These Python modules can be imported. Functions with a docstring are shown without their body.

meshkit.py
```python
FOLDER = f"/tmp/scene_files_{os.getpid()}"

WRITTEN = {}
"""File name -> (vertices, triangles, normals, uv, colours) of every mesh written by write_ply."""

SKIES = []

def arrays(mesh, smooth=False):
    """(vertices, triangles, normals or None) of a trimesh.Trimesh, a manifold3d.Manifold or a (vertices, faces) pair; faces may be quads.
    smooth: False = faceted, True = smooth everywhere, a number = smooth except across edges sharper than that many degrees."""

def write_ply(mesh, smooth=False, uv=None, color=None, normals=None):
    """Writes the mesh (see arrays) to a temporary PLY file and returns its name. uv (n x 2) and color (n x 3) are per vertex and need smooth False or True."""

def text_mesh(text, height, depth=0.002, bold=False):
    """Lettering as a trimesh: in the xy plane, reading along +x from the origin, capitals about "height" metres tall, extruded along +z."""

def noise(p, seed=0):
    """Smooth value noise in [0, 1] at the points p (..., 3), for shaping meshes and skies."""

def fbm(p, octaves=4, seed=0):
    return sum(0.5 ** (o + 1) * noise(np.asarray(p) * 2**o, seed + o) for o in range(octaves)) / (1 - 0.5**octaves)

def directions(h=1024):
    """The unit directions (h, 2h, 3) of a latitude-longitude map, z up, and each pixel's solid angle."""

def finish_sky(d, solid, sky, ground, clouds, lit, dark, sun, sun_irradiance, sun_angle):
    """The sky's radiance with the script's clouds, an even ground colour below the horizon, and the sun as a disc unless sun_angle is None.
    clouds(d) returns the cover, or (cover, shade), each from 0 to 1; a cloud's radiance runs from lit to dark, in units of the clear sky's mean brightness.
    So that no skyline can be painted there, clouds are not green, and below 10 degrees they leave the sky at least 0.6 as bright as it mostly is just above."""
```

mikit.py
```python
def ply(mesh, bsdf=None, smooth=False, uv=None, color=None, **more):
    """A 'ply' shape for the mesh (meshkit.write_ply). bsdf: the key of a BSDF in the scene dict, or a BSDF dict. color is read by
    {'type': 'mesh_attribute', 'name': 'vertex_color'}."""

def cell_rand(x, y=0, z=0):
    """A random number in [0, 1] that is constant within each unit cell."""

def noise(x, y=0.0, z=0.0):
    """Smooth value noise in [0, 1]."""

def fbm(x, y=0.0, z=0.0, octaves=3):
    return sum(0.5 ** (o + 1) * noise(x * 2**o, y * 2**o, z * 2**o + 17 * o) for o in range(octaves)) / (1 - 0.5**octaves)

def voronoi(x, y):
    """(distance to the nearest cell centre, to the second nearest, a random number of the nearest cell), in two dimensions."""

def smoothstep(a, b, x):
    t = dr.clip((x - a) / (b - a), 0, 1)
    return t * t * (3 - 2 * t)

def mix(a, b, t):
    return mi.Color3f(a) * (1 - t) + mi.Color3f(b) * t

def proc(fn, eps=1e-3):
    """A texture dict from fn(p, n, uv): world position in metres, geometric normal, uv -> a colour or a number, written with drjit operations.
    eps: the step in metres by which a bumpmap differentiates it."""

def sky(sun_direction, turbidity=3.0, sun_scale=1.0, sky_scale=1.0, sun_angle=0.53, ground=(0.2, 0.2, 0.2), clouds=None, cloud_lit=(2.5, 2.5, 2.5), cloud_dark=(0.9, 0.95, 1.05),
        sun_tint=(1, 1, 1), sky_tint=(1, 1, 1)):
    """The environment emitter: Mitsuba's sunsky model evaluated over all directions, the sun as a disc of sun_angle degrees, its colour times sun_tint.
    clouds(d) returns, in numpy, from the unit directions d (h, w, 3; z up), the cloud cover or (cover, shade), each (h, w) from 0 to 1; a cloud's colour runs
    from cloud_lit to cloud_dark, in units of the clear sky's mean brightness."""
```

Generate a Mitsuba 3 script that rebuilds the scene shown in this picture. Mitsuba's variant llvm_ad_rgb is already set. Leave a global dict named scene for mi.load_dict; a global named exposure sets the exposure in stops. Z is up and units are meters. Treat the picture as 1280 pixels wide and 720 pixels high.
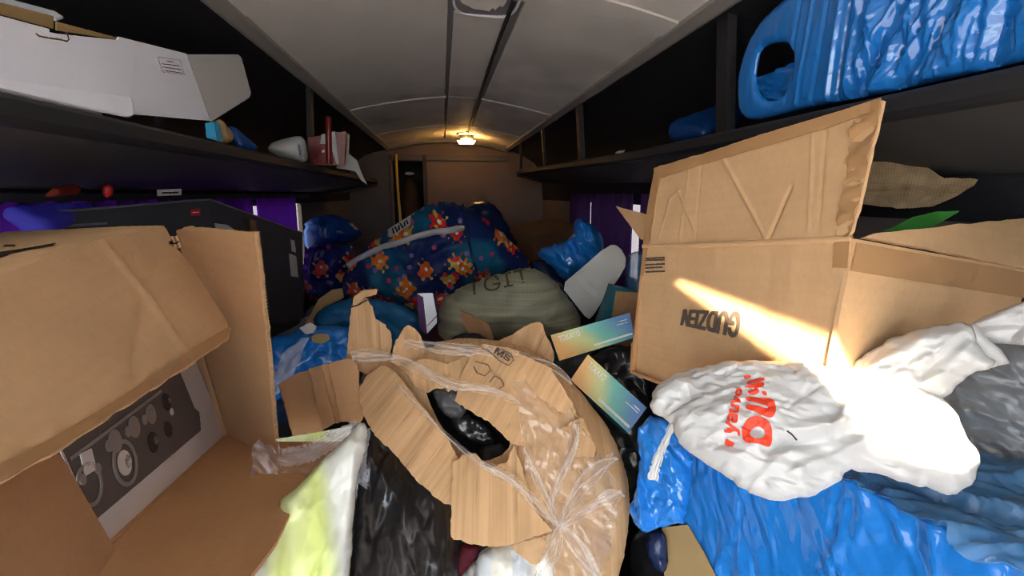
import math, random, numpy as np, trimesh, mitsuba as mi, mikit, meshkit, shapely, manifold3d
import drjit as dr
from shapely.geometry import Polygon, LineString, box as sbox
from scipy.spatial import Delaunay
from scipy.interpolate import LinearNDInterpolator
from mikit import noise, fbm, voronoi, smoothstep, mix, proc
T = mi.ScalarTransform4f
rng = np.random.default_rng(7)
scene, labels = {}, {}

# ------------------------------------------------------------------ camera, sky, sun, exposure
EYE = np.array([0, 0, 1.45]); FPX = 600.0
YAW, PITCH = math.radians(8.19), math.radians(11.03)
FWD = np.array([math.sin(YAW)*math.cos(PITCH), math.cos(YAW)*math.cos(PITCH), -math.sin(PITCH)])
RGT = np.array([math.cos(YAW), -math.sin(YAW), 0]); UPV = np.cross(RGT, FWD)
scene['camera'] = {'type': 'perspective', 'fov': 2*math.degrees(math.atan(640/FPX)), 'fov_axis': 'x', 'near_clip': 0.02,
                   'to_world': T().look_at(origin=EYE.tolist(), target=(EYE+FWD).tolist(), up=[0, 0, 1])}
SUN = np.array([-0.30, -0.80, 0.52]); SUN /= np.linalg.norm(SUN)
scene['sky'] = mikit.sky(SUN.tolist(), turbidity=4.0, sun_scale=2.2, sky_scale=1.0, sky_tint=(0.92, 1.0, 1.18), ground=(0.30, 0.32, 0.365),
                         clouds=lambda d: 0.55*np.clip(1.6*meshkit.fbm(d*3, 4)-0.3, 0, 1), cloud_lit=(1.6, 1.6, 1.6), cloud_dark=(0.9, 0.95, 1.0))
exposure = 4.42

# ------------------------------------------------------------------ helpers
def at(px, py, Y):
    "the point at depth y = Y seen at a pixel of the photograph"
    d = FWD + (px-640)/FPX*RGT + (360-py)/FPX*UPV
    return EYE + d*(Y/d[1])
def atx(px, py, X):
    d = FWD + (px-640)/FPX*RGT + (360-py)/FPX*UPV
    return EYE + d*(X/d[0])
def atz(px, py, Z):
    d = FWD + (px-640)/FPX*RGT + (360-py)/FPX*UPV
    return EYE + d*((Z-EYE[2])/d[2])
def nz(v): return np.asarray(v, float)/np.linalg.norm(v)

def numbered(key):
    used = set(scene) | set(labels) | {k.rsplit('__', 1)[0] for k in scene} | {k.split('__')[0] for k in scene}
    if key not in used: return key
    i = 1
    while f'{key}_{i:03d}' in used: i += 1
    return f'{key}_{i:03d}'
def thing(name, label, cat, group=None):
    k = numbered(name); labels[k] = {'label': label, 'category': cat}
    if group: labels[k]['group'] = group
    return k
def part(parent, name, mesh, bsdf, smooth=False, uv=None, label=None, kind=None, **more):
    k = numbered(f'{parent}__{name}'); scene[k] = mikit.ply(mesh, bsdf, smooth=smooth, uv=uv, **more)
    if label or kind:
        labels[k] = {}
        if label: labels[k]['label'] = label
        if kind: labels[k]['kind'] = kind
    return k
def solo(name, mesh, bsdf, label, cat, smooth=False, uv=None, group=None, kind=None, **more):
    k = thing(name, label, cat, group); scene[k] = mikit.ply(mesh, bsdf, smooth=smooth, uv=uv, **more)
    if kind: labels[k]['kind'] = kind
    return k
def struct(name, mesh, bsdf, smooth=False, uv=None, label=None):
    scene[name] = mikit.ply(mesh, bsdf, smooth=smooth, uv=uv); labels[name] = {'kind': 'structure', 'label': label or name.replace('_', ' ')}
    return name

class Fr:
    "a plane in the place: origin o, axes u, v, normal n (metres)"
    def __init__(s, o, u, v):
        s.o = np.asarray(o, float); s.u = nz(u); s.n = nz(np.cross(s.u, v)); s.v = np.cross(s.n, s.u)
    @staticmethod
    def facing(px, py, Y, roll=0, pitch=0, yaw=0):
        o = at(px, py, Y); n = nz(EYE-o); u = nz(np.cross([0, 0, 1], n)); v = np.cross(n, u)
        a = math.radians(yaw);  n, u = n*math.cos(a)+u*math.sin(a), u*math.cos(a)-n*math.sin(a)
        a = math.radians(pitch); n, v = n*math.cos(a)+v*math.sin(a), v*math.cos(a)-n*math.sin(a)
        a = math.radians(roll); u, v = u*math.cos(a)+v*math.sin(a), v*math.cos(a)-u*math.sin(a)
        return Fr(o, u, v)
    @staticmethod
    def of(o, pu, pv):
        o = np.asarray(o); return Fr(o, np.asarray(pu)-o, np.asarray(pv)-o)
    def shift(s, h): return Fr(s.o+s.n*h, s.u, s.v)
    def uv(s, px, py, h=0):
        d = FWD + (px-640)/FPX*RGT + (360-py)/FPX*UPV
        p = EYE + d*(np.dot(s.o+s.n*h-EYE, s.n)/np.dot(d, s.n)) - s.o
        return np.array([p@s.u, p@s.v])
    def poly(s, pts, h=0): return [s.uv(*p, h) for p in pts]
    def loc(s, p): p = np.asarray(p)-s.o; return np.stack([p@s.u, p@s.v], -1)
    def pt(s, uv, h=0):
        uv = np.atleast_2d(uv); h = np.broadcast_to(np.asarray(h, float), (len(uv),))
        return s.o + uv[:, :1]*s.u + uv[:, 1:2]*s.v + h[:, None]*s.n
    def mat(s):
        m = np.eye(4); m[:3, 0], m[:3, 1], m[:3, 2], m[:3, 3] = s.u, s.v, s.n, s.o; return m

def smooth_poly(pts, it=2):
    p = np.asarray(pts, float)
    for _ in range(it):
        q = np.roll(p, -1, 0); p = np.stack([0.75*p+0.25*q, 0.25*p+0.75*q], 1).reshape(-1, 2)
    return p
def ragged(pts, step, amp, seed=0):
    "an outline with small irregularities, for torn board and film"
    r = np.random.default_rng(seed); ls = Polygon(pts).exterior; n = max(8, int(ls.length/step))
    p = np.array([ls.interpolate(i/n, normalized=True).coords[0] for i in range(n)])
    return p + r.normal(0, amp, p.shape)

def tri2d(poly, res):
    poly = poly if hasattr(poly, 'exterior') else Polygon(poly)
    if not poly.is_valid: poly = poly.buffer(0)
    if poly.geom_type != 'Polygon': poly = max(poly.geoms, key=lambda g: g.area)
    poly = shapely.segmentize(poly, res)
    rings = [np.array(poly.exterior.coords)[:-1]] + [np.array(r.coords)[:-1] for r in poly.interiors]
    b = np.vstack(rings); x0, y0, x1, y1 = poly.bounds
    gx, gy = np.meshgrid(np.arange(x0, x1, res), np.arange(y0, y1, res*0.87)); gx = gx + (np.arange(gx.shape[0]) % 2)[:, None]*res*0.5
    g = np.stack([gx.ravel(), gy.ravel()], 1)
    g = g[shapely.contains_xy(poly.buffer(-res*0.45), g[:, 0], g[:, 1])]
    p = np.vstack([b, g]); t = Delaunay(p).simplices; c = p[t].mean(1)
    t = t[shapely.contains_xy(poly, c[:, 0], c[:, 1])]
    a = p[t]; area = (a[:, 1, 0]-a[:, 0, 0])*(a[:, 2, 1]-a[:, 0, 1])-(a[:, 2, 0]-a[:, 0, 0])*(a[:, 1, 1]-a[:, 0, 1])
    t = t[np.abs(area) > 1e-12]; area = area[np.abs(area) > 1e-12]; t[area < 0] = t[area < 0][:, ::-1]
    d = shapely.distance(shapely.points(p), poly.boundary)
    loops, k = [], 0
    for r in rings: loops.append(np.arange(k, k+len(r))); k += len(r)
    return p, t, d, loops

def sheet(fr, poly, t=0.004, res=0.012, disp=None, warp=None):
    "a board or film of thickness t over a polygon of the plane; disp(u, v) raises it, warp moves points"
    p, f, d, loops = tri2d(poly, res)
    h = disp(p[:, 0], p[:, 1]) if disp else np.zeros(len(p))
    top, bot = fr.pt(p, h+t/2), fr.pt(p, h-t/2)
    if warp: top, bot = warp(top), warp(bot)
    V, Fc, UV = [top, bot], [f, f[:, ::-1]+len(p)], [p, p]; k = 2*len(p)
    for lp in loops:
        n = len(lp); nx = np.roll(np.arange(n), -1)
        a = np.array([poly_area(p[lp])])
        V += [top[lp], bot[lp]]; s = np.cumsum(np.r_[0, np.linalg.norm(np.diff(p[lp], axis=0), axis=1)])
        UV += [np.stack([s, 0*s], 1), np.stack([s, 0*s+t], 1)]
        i = np.arange(n); q = np.vstack([np.stack([k+i, k+n+i, k+nx], 1), np.stack([k+nx, k+n+i, k+n+nx], 1)])
        Fc.append(q if a[0] > 0 else q[:, ::-1]); k += 2*n
    return trimesh.Trimesh(np.vstack(V), np.vstack(Fc), process=False), np.vstack(UV)
def poly_area(p):
    x, y = p[:, 0], p[:, 1]; return 0.5*np.sum(x*np.roll(y, -1)-np.roll(x, -1)*y)

def pillow(fr, poly, H, R, back=0.3, res=0.012, disp=None, power=2.0, base=None):
    "a filled bag: the polygon swells to H over the distance R from its outline, and to back * H behind"
    p, f, d, loops = tri2d(poly, res)
    q = 1-np.clip(d/R, 0, 1); prof = (1-q**power)**(1/power)
    h = disp(p[:, 0], p[:, 1]) if disp else 0
    b0 = base(p[:, 0], p[:, 1]) if base else 0
    top = fr.pt(p, b0+prof*H + h*np.clip(d/(0.15*R+1e-6), 0, 1)); bot = fr.pt(p, b0-prof*H*back)
    nb = sum(len(l) for l in loops); remap = np.arange(len(p))+len(p); remap[:nb] = np.arange(nb)
    V = np.vstack([top, bot]); Fc = np.vstack([f, remap[f][:, ::-1]])
    return trimesh.Trimesh(V, Fc, process=False), np.vstack([p, p])

def facets(n, amp, seed, span, stretch=(1, 1), ang=0):
    "crumpled film: random heights over scattered points, straight between them"
    r = np.random.default_rng(seed); x0, y0, x1, y1 = span
    w, h = x1-x0, y1-y0; pts = r.uniform(-0.15, 1.15, (n, 2))*[w, h]+[x0, y0]
    c, s = math.cos(math.radians(ang)), math.sin(math.radians(ang)); M = np.array([[c, s], [-s, c]])
    tr = lambda q: (q @ M.T)/np.asarray(stretch)
    far = np.array([[x0-9*w-9, y0-9*h-9], [x1+9*w+9, y0-9*h-9], [x0-9*w-9, y1+9*h+9], [x1+9*w+9, y1+9*h+9]])
    L = LinearNDInterpolator(tr(np.vstack([pts, far])), np.r_[r.uniform(-1, 1, n)*amp, 0, 0, 0, 0])
    return lambda u, v: np.nan_to_num(L(tr(np.stack([u, v], -1))))
def crum(b, cell, amp, seed, st=(1, 1), ang=0, levels=3):
    "crumpled film: three generations of folds, each smaller than the last"
    area = (b[2]-b[0])*(b[3]-b[1])*1.69
    return fsum(*[facets(int(np.clip(area/(cell*g)**2, 12, 9000)), amp*a, seed*7+i, b, st, ang+d) for i, (g, a, d) in enumerate(((1, 1, 0), (0.45, 0.5, 25), (0.2, 0.22, -20))[:levels])])
def nfun(scale, amp, seed=0, sx=1, sy=1, ridge=False, ang=0):
    c, s = math.cos(math.radians(ang)), math.sin(math.radians(ang))
    def g(u, v):
        a, b = c*u+s*v, -s*u+c*v
        q = meshkit.fbm(np.stack([a*scale*sx+50, b*scale*sy+50, 0*a+seed*3.7], -1), 3, seed)
        return amp*((1-np.abs(2*q-1)*2.2) if ridge else (2*q-1))
    return g
def fsum(*fs): return lambda u, v: sum(f(u, v) for f in fs)
def creases(segs):
    def g(u, v):
        out = np.zeros_like(u); p = np.stack([u, v], -1)
        for a, b, w, dep in segs:
            a, b = np.asarray(a), np.asarray(b); ab = b-a
            t = np.clip(((p-a)@ab)/(ab@ab), 0, 1); dist = np.linalg.norm(p-a-t[..., None]*ab, axis=-1)
            out += dep*np.exp(-(dist/w)**2)
        return out
    return g
def fine(b, n, length, w, dep, ang=0, spread=30, seed=0):
    "many fine sharp creases running about one way"
    r = np.random.default_rng(seed); sg_ = []
    for _ in range(n):
        a = np.array([r.uniform(b[0], b[2]), r.uniform(b[1], b[3])]); t = math.radians(ang+r.normal(0, spread)); L = length*r.uniform(0.4, 1.5)
        sg_.append((a, a+L*np.array([math.cos(t), math.sin(t)]), w*r.uniform(0.7, 1.4), dep*r.choice([-1, 1, 1])*r.uniform(0.5, 1.2)))
    return creases(sg_)
def bounds(poly): p = np.asarray(poly); return (*p.min(0), *p.max(0))

def rbox(sx, sy, sz, r=0.004):
    "a box with rounded edges, centred"
    c = manifold3d.Manifold.sphere(r, 12)
    return manifold3d.Manifold.batch_hull([c.translate((x*(sx/2-r), y*(sy/2-r), z*(sz/2-r))) for x in (-1, 1) for y in (-1, 1) for z in (-1, 1)])
def man(m):
    m = m.to_mesh(); return trimesh.Trimesh(np.array(m.vert_properties[:, :3], float), np.array(m.tri_verts, int), process=False)
def placed(m, M): m = m.copy() if isinstance(m, trimesh.Trimesh) else man(m); m.apply_transform(M); return m
def boxat(lo, hi, r=0.0):
    lo, hi = np.asarray(lo, float), np.asarray(hi, float); s = hi-lo
    m = man(rbox(*s, r)) if r else trimesh.creation.box(s)
    m.apply_translation((lo+hi)/2); return m
def hexa(c):
    "a box from 8 corners: four of the bottom, then four of the top"
    return trimesh.convex.convex_hull(np.asarray(c))
def blob(spheres, res=0.02, it=8, amp=0.0, freq=6, seed=0, ridge=0.0, rfreq=10):
    "a soft bag: the hull of spheres, refined, smoothed and wrinkled"
    m = manifold3d.Manifold.batch_hull([manifold3d.Manifold.sphere(r, 20).translate(tuple(map(float, c))) for c, r in spheres])
    m = man(m.refine_to_length(res)); m = trimesh.Trimesh(m.vertices, m.faces, process=True)
    trimesh.smoothing.filter_taubin(m, iterations=it)
    n = m.vertex_normals; v = np.array(m.vertices)
    h = amp*(2*meshkit.fbm(v*freq+40, 3, seed)-1)
    if ridge:
        q = meshkit.fbm(v*rfreq+20, 3, seed+5); h = h+ridge*(1-2.5*np.abs(2*q-1))
    return trimesh.Trimesh(v+n*h[:, None], m.faces, process=False)
def tube(pts, r, sides=8, close=True):
    p = np.asarray(pts, float); t = np.gradient(p, axis=0); t /= np.linalg.norm(t, axis=1, keepdims=True)
    a = np.cross(t, [0.31, 0.2, 0.93]); a /= np.linalg.norm(a, axis=1, keepdims=True); b = np.cross(t, a)
    r = np.broadcast_to(r, (len(p),)); g = np.arange(sides)*2*np.pi/sides
    v = (p[:, None]+r[:, None, None]*(np.cos(g)[None, :, None]*a[:, None]+np.sin(g)[None, :, None]*b[:, None])).reshape(-1, 3)
    f = []
    for i in range(len(p)-1):
        for j in range(sides):
            q = [i*sides+j, i*sides+(j+1) % sides, (i+1)*sides+(j+1) % sides, (i+1)*sides+j]; f += [[q[0], q[1], q[2]], [q[0], q[2], q[3]]]
    k = len(v); v = np.vstack([v, p[:1], p[-1:]])
    for j in range(sides): f += [[k, (j+1) % sides, j], [k+1, (len(p)-1)*sides+j, (len(p)-1)*sides+(j+1) % sides]]
    return trimesh.Trimesh(v, f, process=False)
def extrude_y(poly_xz, y0, y1, ny=2, fn=None):
    "a cross-section in x and z drawn along y; fn(y) -> (dx, dz)"
    P = np.asarray(poly_xz, float); n = len(P); ys = np.linspace(y0, y1, ny); V = []
    for y in ys:
        d = fn(y) if fn else (0, 0); V.append(np.c_[P[:, 0]+d[0], np.full(n, y), P[:, 1]+d[1]])
    V = np.vstack(V); F = []; s = 1 if poly_area(P) > 0 else -1
    for i in range(ny-1):
        for j in range(n):
            a, b = i*n+j, i*n+(j+1) % n; q = [[a, b, b+n], [a, b+n, a+n]]; F += q if s < 0 else [x[::-1] for x in q]
    cap = np.asarray(trimesh.creation.triangulate_polygon(Polygon(P), engine='earcut')[1]) % n
    c0 = trimesh.Trimesh(V, np.vstack([F, cap, cap+(ny-1)*n]), process=False); trimesh.repair.fix_normals(c0)
    return c0
def strip(pts, w, t=0.0006, fr=None, nseg=40, wob=0.0, seed=0):
    "a ribbon along 3D points, width list w, twisted film"
    from scipy.interpolate import interp1d
    p = np.asarray(pts, float); s = np.linspace(0, 1, len(p)); q = np.linspace(0, 1, nseg)
    c = interp1d(s, p, axis=0, kind='quadratic' if len(p) > 2 else 'linear')(q); w = np.interp(q, np.linspace(0, 1, len(np.atleast_1d(w))), np.atleast_1d(w))
    tg = np.gradient(c, axis=0); tg /= np.linalg.norm(tg, axis=1, keepdims=True); toe = EYE-c; toe /= np.linalg.norm(toe, axis=1, keepdims=True)
    side = np.cross(tg, toe); side /= np.linalg.norm(side, axis=1, keepdims=True); nn = np.cross(side, tg)
    m = 13; e = np.linspace(-1, 1, m); r = np.random.default_rng(seed); ph = r.uniform(0, 6, 4)
    V = []; fold = facets(int(nseg*2.2), wob*1.6, seed+500, (0, -1, 1, 1), (1.0, 0.5)); jag = r.normal(0, 0.10, nseg)
    for i in range(nseg):
        hz = fold(np.full(m, q[i]), e)*min(1, w[i]/max(w.max(), 1e-6)+0.25)
        V.append(c[i]+np.outer(e*w[i]/2*(1+jag[i]*(0.3+0.7*np.abs(e))), side[i])+np.outer(hz, nn[i]))
    V = np.vstack(V); F = []
    for i in range(nseg-1):
        for j in range(m-1): a = i*m+j; F += [[a, a+1, a+m+1], [a, a+m+1, a+m]]
    return trimesh.Trimesh(V, F, process=False)
def text_on(fr, uv, text, h, roll=0, bold=True, squeeze=1.0, depth=0.0006):
    m = meshkit.text_mesh(text, h, depth, bold); a = math.radians(roll)
    v = np.array(m.vertices); v[:, 0] *= squeeze
    v = np.c_[v[:, 0]*math.cos(a)-v[:, 1]*math.sin(a)+uv[0], v[:, 0]*math.sin(a)+v[:, 1]*math.cos(a)+uv[1], v[:, 2]]
    return trimesh.Trimesh(fr.o+v[:, :1]*fr.u+v[:, 1:2]*fr.v+v[:, 2:]*fr.n, m.faces, process=False)
def text_quad(fr, quad_px, text, bold=True, depth=0.0006, raise_=None):
    "lettering laid in the plane of a surface so that it fills the quad given as baseline start, baseline end, cap end, cap start"
    m = meshkit.text_mesh(text, 1.0, 1.0, bold); v = np.array(m.vertices); x0, x1 = v[:, 0].min(), v[:, 0].max()
    s = (v[:, :1]-x0)/(x1-x0); t = v[:, 1:2]; q = [fr.uv(*a) for a in quad_px]
    uv = (1-s)*(1-t)*q[0]+s*(1-t)*q[1]+s*t*q[2]+(1-s)*t*q[3]
    h = v[:, 2]*depth + (raise_(uv[:, 0], uv[:, 1]) if raise_ else 0)
    m = trimesh.Trimesh(fr.pt(uv, h), m.faces, process=False)
    return m
def flat(fr, pts_px, h, bsdf_t=0.0006):
    return sheet(fr.shift(h), fr.poly(pts_px), bsdf_t, 0.03)
def lines_print(fr, quads, h=0.0004):
    ms = []
    for q in quads: ms.append(flat(fr, q, h, 0.0004)[0])
    return trimesh.util.concatenate(ms)

# ------------------------------------------------------------------ materials
def P(name, color, rough=0.6, spec=0.4, two=True, **k):
    d = {'type': 'principled', 'base_color': color if isinstance(color, dict) else {'type': 'rgb', 'value': list(color)}, 'roughness': rough, 'specular': spec, **k}
    scene[name] = {'type': 'twosided', 'bsdf': d} if two else d
    return name
def kraft_fn(base, dark):
    def f(p, n, uv):
        a = fbm(uv.x*14, uv.y*14, 3.0, 4); b = noise(uv.x*300, uv.y*160, 7.0); c = noise(uv.x*5, uv.y*170, 1.0); q = fbm(uv.x*3, uv.y*3, 8.0, 2)
        return mix(dark, base, dr.clip(0.30+0.35*a+0.16*b+0.12*c+0.25*q, 0, 1))
    return proc(f)
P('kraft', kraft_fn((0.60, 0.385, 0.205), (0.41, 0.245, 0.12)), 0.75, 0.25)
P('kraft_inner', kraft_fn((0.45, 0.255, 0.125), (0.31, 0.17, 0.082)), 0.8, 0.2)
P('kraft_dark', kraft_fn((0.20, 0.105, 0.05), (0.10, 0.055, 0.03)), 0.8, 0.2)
def corr_fn(p, n, uv):
    l1 = noise(uv.x*330, uv.y*5, 2.0); l2 = noise(uv.x*95, uv.y*3, 5.0); a = fbm(uv.x*13, uv.y*13, 9.0, 4); q = fbm(uv.x*4, uv.y*4, 3.0, 2)
    dk = smoothstep(0.70, 0.86, noise(uv.x*150, uv.y*6, 11.0))*smoothstep(0.30, 0.55, noise(uv.x*9, uv.y*14, 4.0)); l1 = smoothstep(0.2, 0.8, l1)
    return mix((0.37, 0.215, 0.10), (0.62, 0.395, 0.205), dr.clip(0.04+0.26*l1+0.24*l2+0.3*a+0.3*q, 0, 1))*(1-0.22*dk)
P('kraft_ribbed', proc(corr_fn), 0.75, 0.25)
def edge_fn(p, n, uv):
    s = 0.5+0.5*dr.sin(uv.x*900); return mix((0.20, 0.11, 0.05), (0.62, 0.42, 0.24), s)
P('flute_edge', proc(edge_fn), 0.8, 0.2)
P('brown_tape', (0.40, 0.225, 0.10), 0.16, 0.5, clearcoat=0.6, clearcoat_gloss=0.9)
P('black_ink', (0.035, 0.025, 0.02), 0.6, 0.3); P('grey_ink', (0.10, 0.075, 0.06), 0.6, 0.3)
P('red_ink', (0.74, 0.05, 0.018), 0.5, 0.4); P('white_ink', (0.85, 0.87, 0.82), 0.5, 0.4)
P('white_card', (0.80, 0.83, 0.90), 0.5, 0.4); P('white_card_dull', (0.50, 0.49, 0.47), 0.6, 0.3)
P('black_trim', (0.020, 0.021, 0.024), 0.55, 0.35); P('black_vinyl', (0.055, 0.055, 0.054), 0.6, 0.3)
P('black_box', (0.045, 0.046, 0.05), 0.45, 0.4)
def ceil_fn(p, n, uv):
    a = fbm(p.x*6, p.y*6, 2.0, 4); st = smoothstep(0.62, 0.8, fbm(p.x*3+7, p.y*2, 5.0, 3))
    return mix((0.62, 0.59, 0.54), (0.74, 0.705, 0.65), a)*(1-0.18*st)
P('headliner', proc(ceil_fn), 0.65, 0.3); P('headliner_groove', (0.22, 0.215, 0.22), 0.7, 0.25); P('headliner_pale', (0.80, 0.765, 0.70), 0.5, 0.4)
P('cream_trim', (0.30, 0.285, 0.26), 0.6, 0.3)
def wallboard(p, n, uv): return mix((0.17, 0.125, 0.115), (0.22, 0.165, 0.15), fbm(p.x*5, p.z*9, p.y*5, 3))
P('wall_board', proc(wallboard), 0.55, 0.35); P('wall_grey', (0.14, 0.13, 0.14), 0.6, 0.3)
P('floor_mat', (0.03, 0.03, 0.032), 0.8, 0.2); P('steel', (0.6, 0.6, 0.6), 0.3, 0.5, metallic=1.0); P('yellow_rail', (0.75, 0.52, 0.10), 0.35, 0.5)
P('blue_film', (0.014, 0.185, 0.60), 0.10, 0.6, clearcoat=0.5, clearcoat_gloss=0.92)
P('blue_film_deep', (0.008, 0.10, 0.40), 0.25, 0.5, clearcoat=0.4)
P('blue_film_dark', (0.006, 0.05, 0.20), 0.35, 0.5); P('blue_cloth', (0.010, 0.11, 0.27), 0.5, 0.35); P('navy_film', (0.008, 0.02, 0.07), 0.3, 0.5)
P('black_film', (0.016, 0.016, 0.017), 0.24, 0.55, clearcoat=0.5, clearcoat_gloss=0.9)
P('black_cloth', (0.012, 0.013, 0.018), 0.8, 0.2); P('maroon', (0.07, 0.008, 0.014), 0.8, 0.2)
P('white_film', (0.50, 0.505, 0.50), 0.32, 0.5, clearcoat=0.3); P('grey_film', (0.17, 0.185, 0.20), 0.3, 0.5, clearcoat=0.3)
P('sack_ink', (0.10, 0.09, 0.055), 0.7, 0.2); P('teal', (0.02, 0.12, 0.16), 0.4, 0.4); P('green_card', (0.06, 0.30, 0.05), 0.5, 0.4); P('purple_card', (0.06, 0.012, 0.08), 0.5, 0.4)
P('red_plastic', (0.16, 0.012, 0.010), 0.3, 0.5); P('bright_red', (0.50, 0.02, 0.015), 0.35, 0.5); P('orange_cloth', (0.22, 0.03, 0.012), 0.6, 0.3); P('cyan_card', (0.03, 0.32, 0.55), 0.5, 0.4); P('tan_paper', (0.34, 0.23, 0.10), 0.7, 0.3)
P('appliance_grey', (0.10, 0.085, 0.078), 0.55, 0.35); P('appliance_white', (0.60, 0.56, 0.53), 0.5, 0.4); P('silver_print', (0.24, 0.215, 0.20), 0.4, 0.5)
def film(name, w, col=(0.8, 0.82, 0.85), rough=0.18):
    scene[name] = {'type': 'blendbsdf', 'weight': w, 'clear': {'type': 'thindielectric', 'int_ior': 1.28},
                   'milky': {'type': 'twosided', 'bsdf': {'type': 'roughplastic', 'alpha': rough, 'diffuse_reflectance': {'type': 'rgb', 'value': list(col)}}}}
    return name
film('clear_film', 0.045, rough=0.08); film('milky_film', 0.22, rough=0.06); film('blue_clear_film', 0.45, (0.10, 0.27, 0.50), 0.1); film('wrap_film', 0.035, (0.75, 0.72, 0.68), 0.06)
scene['pane_glass'] = {'type': 'thindielectric', 'int_ior': 1.5, 'specular_transmittance': {'type': 'rgb', 'value': [0.22, 0.22, 0.24]}}
scene['curtain_purple'] = {'type': 'principledthin', 'base_color': {'type': 'rgb', 'value': [0.16, 0.025, 0.42]}, 'roughness': 0.8, 'diff_trans': 0.5, 'spec_trans': 0.0}
scene['curtain_plum'] = {'type': 'principledthin', 'base_color': {'type': 'rgb', 'value': [0.09, 0.04, 0.14]}, 'roughness': 0.8, 'diff_trans': 0.25, 'spec_trans': 0.0}
scene['purple_film'] = {'type': 'principledthin', 'base_color': {'type': 'rgb', 'value': [0.16, 0.15, 0.9]}, 'roughness': 0.4, 'diff_trans': 0.9, 'spec_trans': 0.0}
def lime_fn(p, n, uv):
    a = smoothstep(-0.075, -0.045, uv.x+0.35*uv.y*0-0.02*fbm(uv.x*20, uv.y*20))*(1-smoothstep(0.012, 0.035, uv.x+0.02*fbm(uv.x*25, uv.y*12)))
    w = fbm(uv.x*35, uv.y*15, 4.0, 3)
    return mix((0.60, 0.62, 0.56), (0.56, 0.66, 0.18), dr.clip(a*(0.55+0.7*w), 0, 1))
P('lime_wrap', proc(lime_fn), 0.35, 0.5, clearcoat=0.3)
def stripe_fn(p, n, uv):
    s = smoothstep(0.3, 0.7, 0.5+0.5*dr.sin(uv.x*95+1.0)); return mix((0.78, 0.75, 0.64), (0.60, 0.68, 0.74), s*0.7)
P('striped_film', proc(stripe_fn), 0.35, 0.5)
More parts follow.
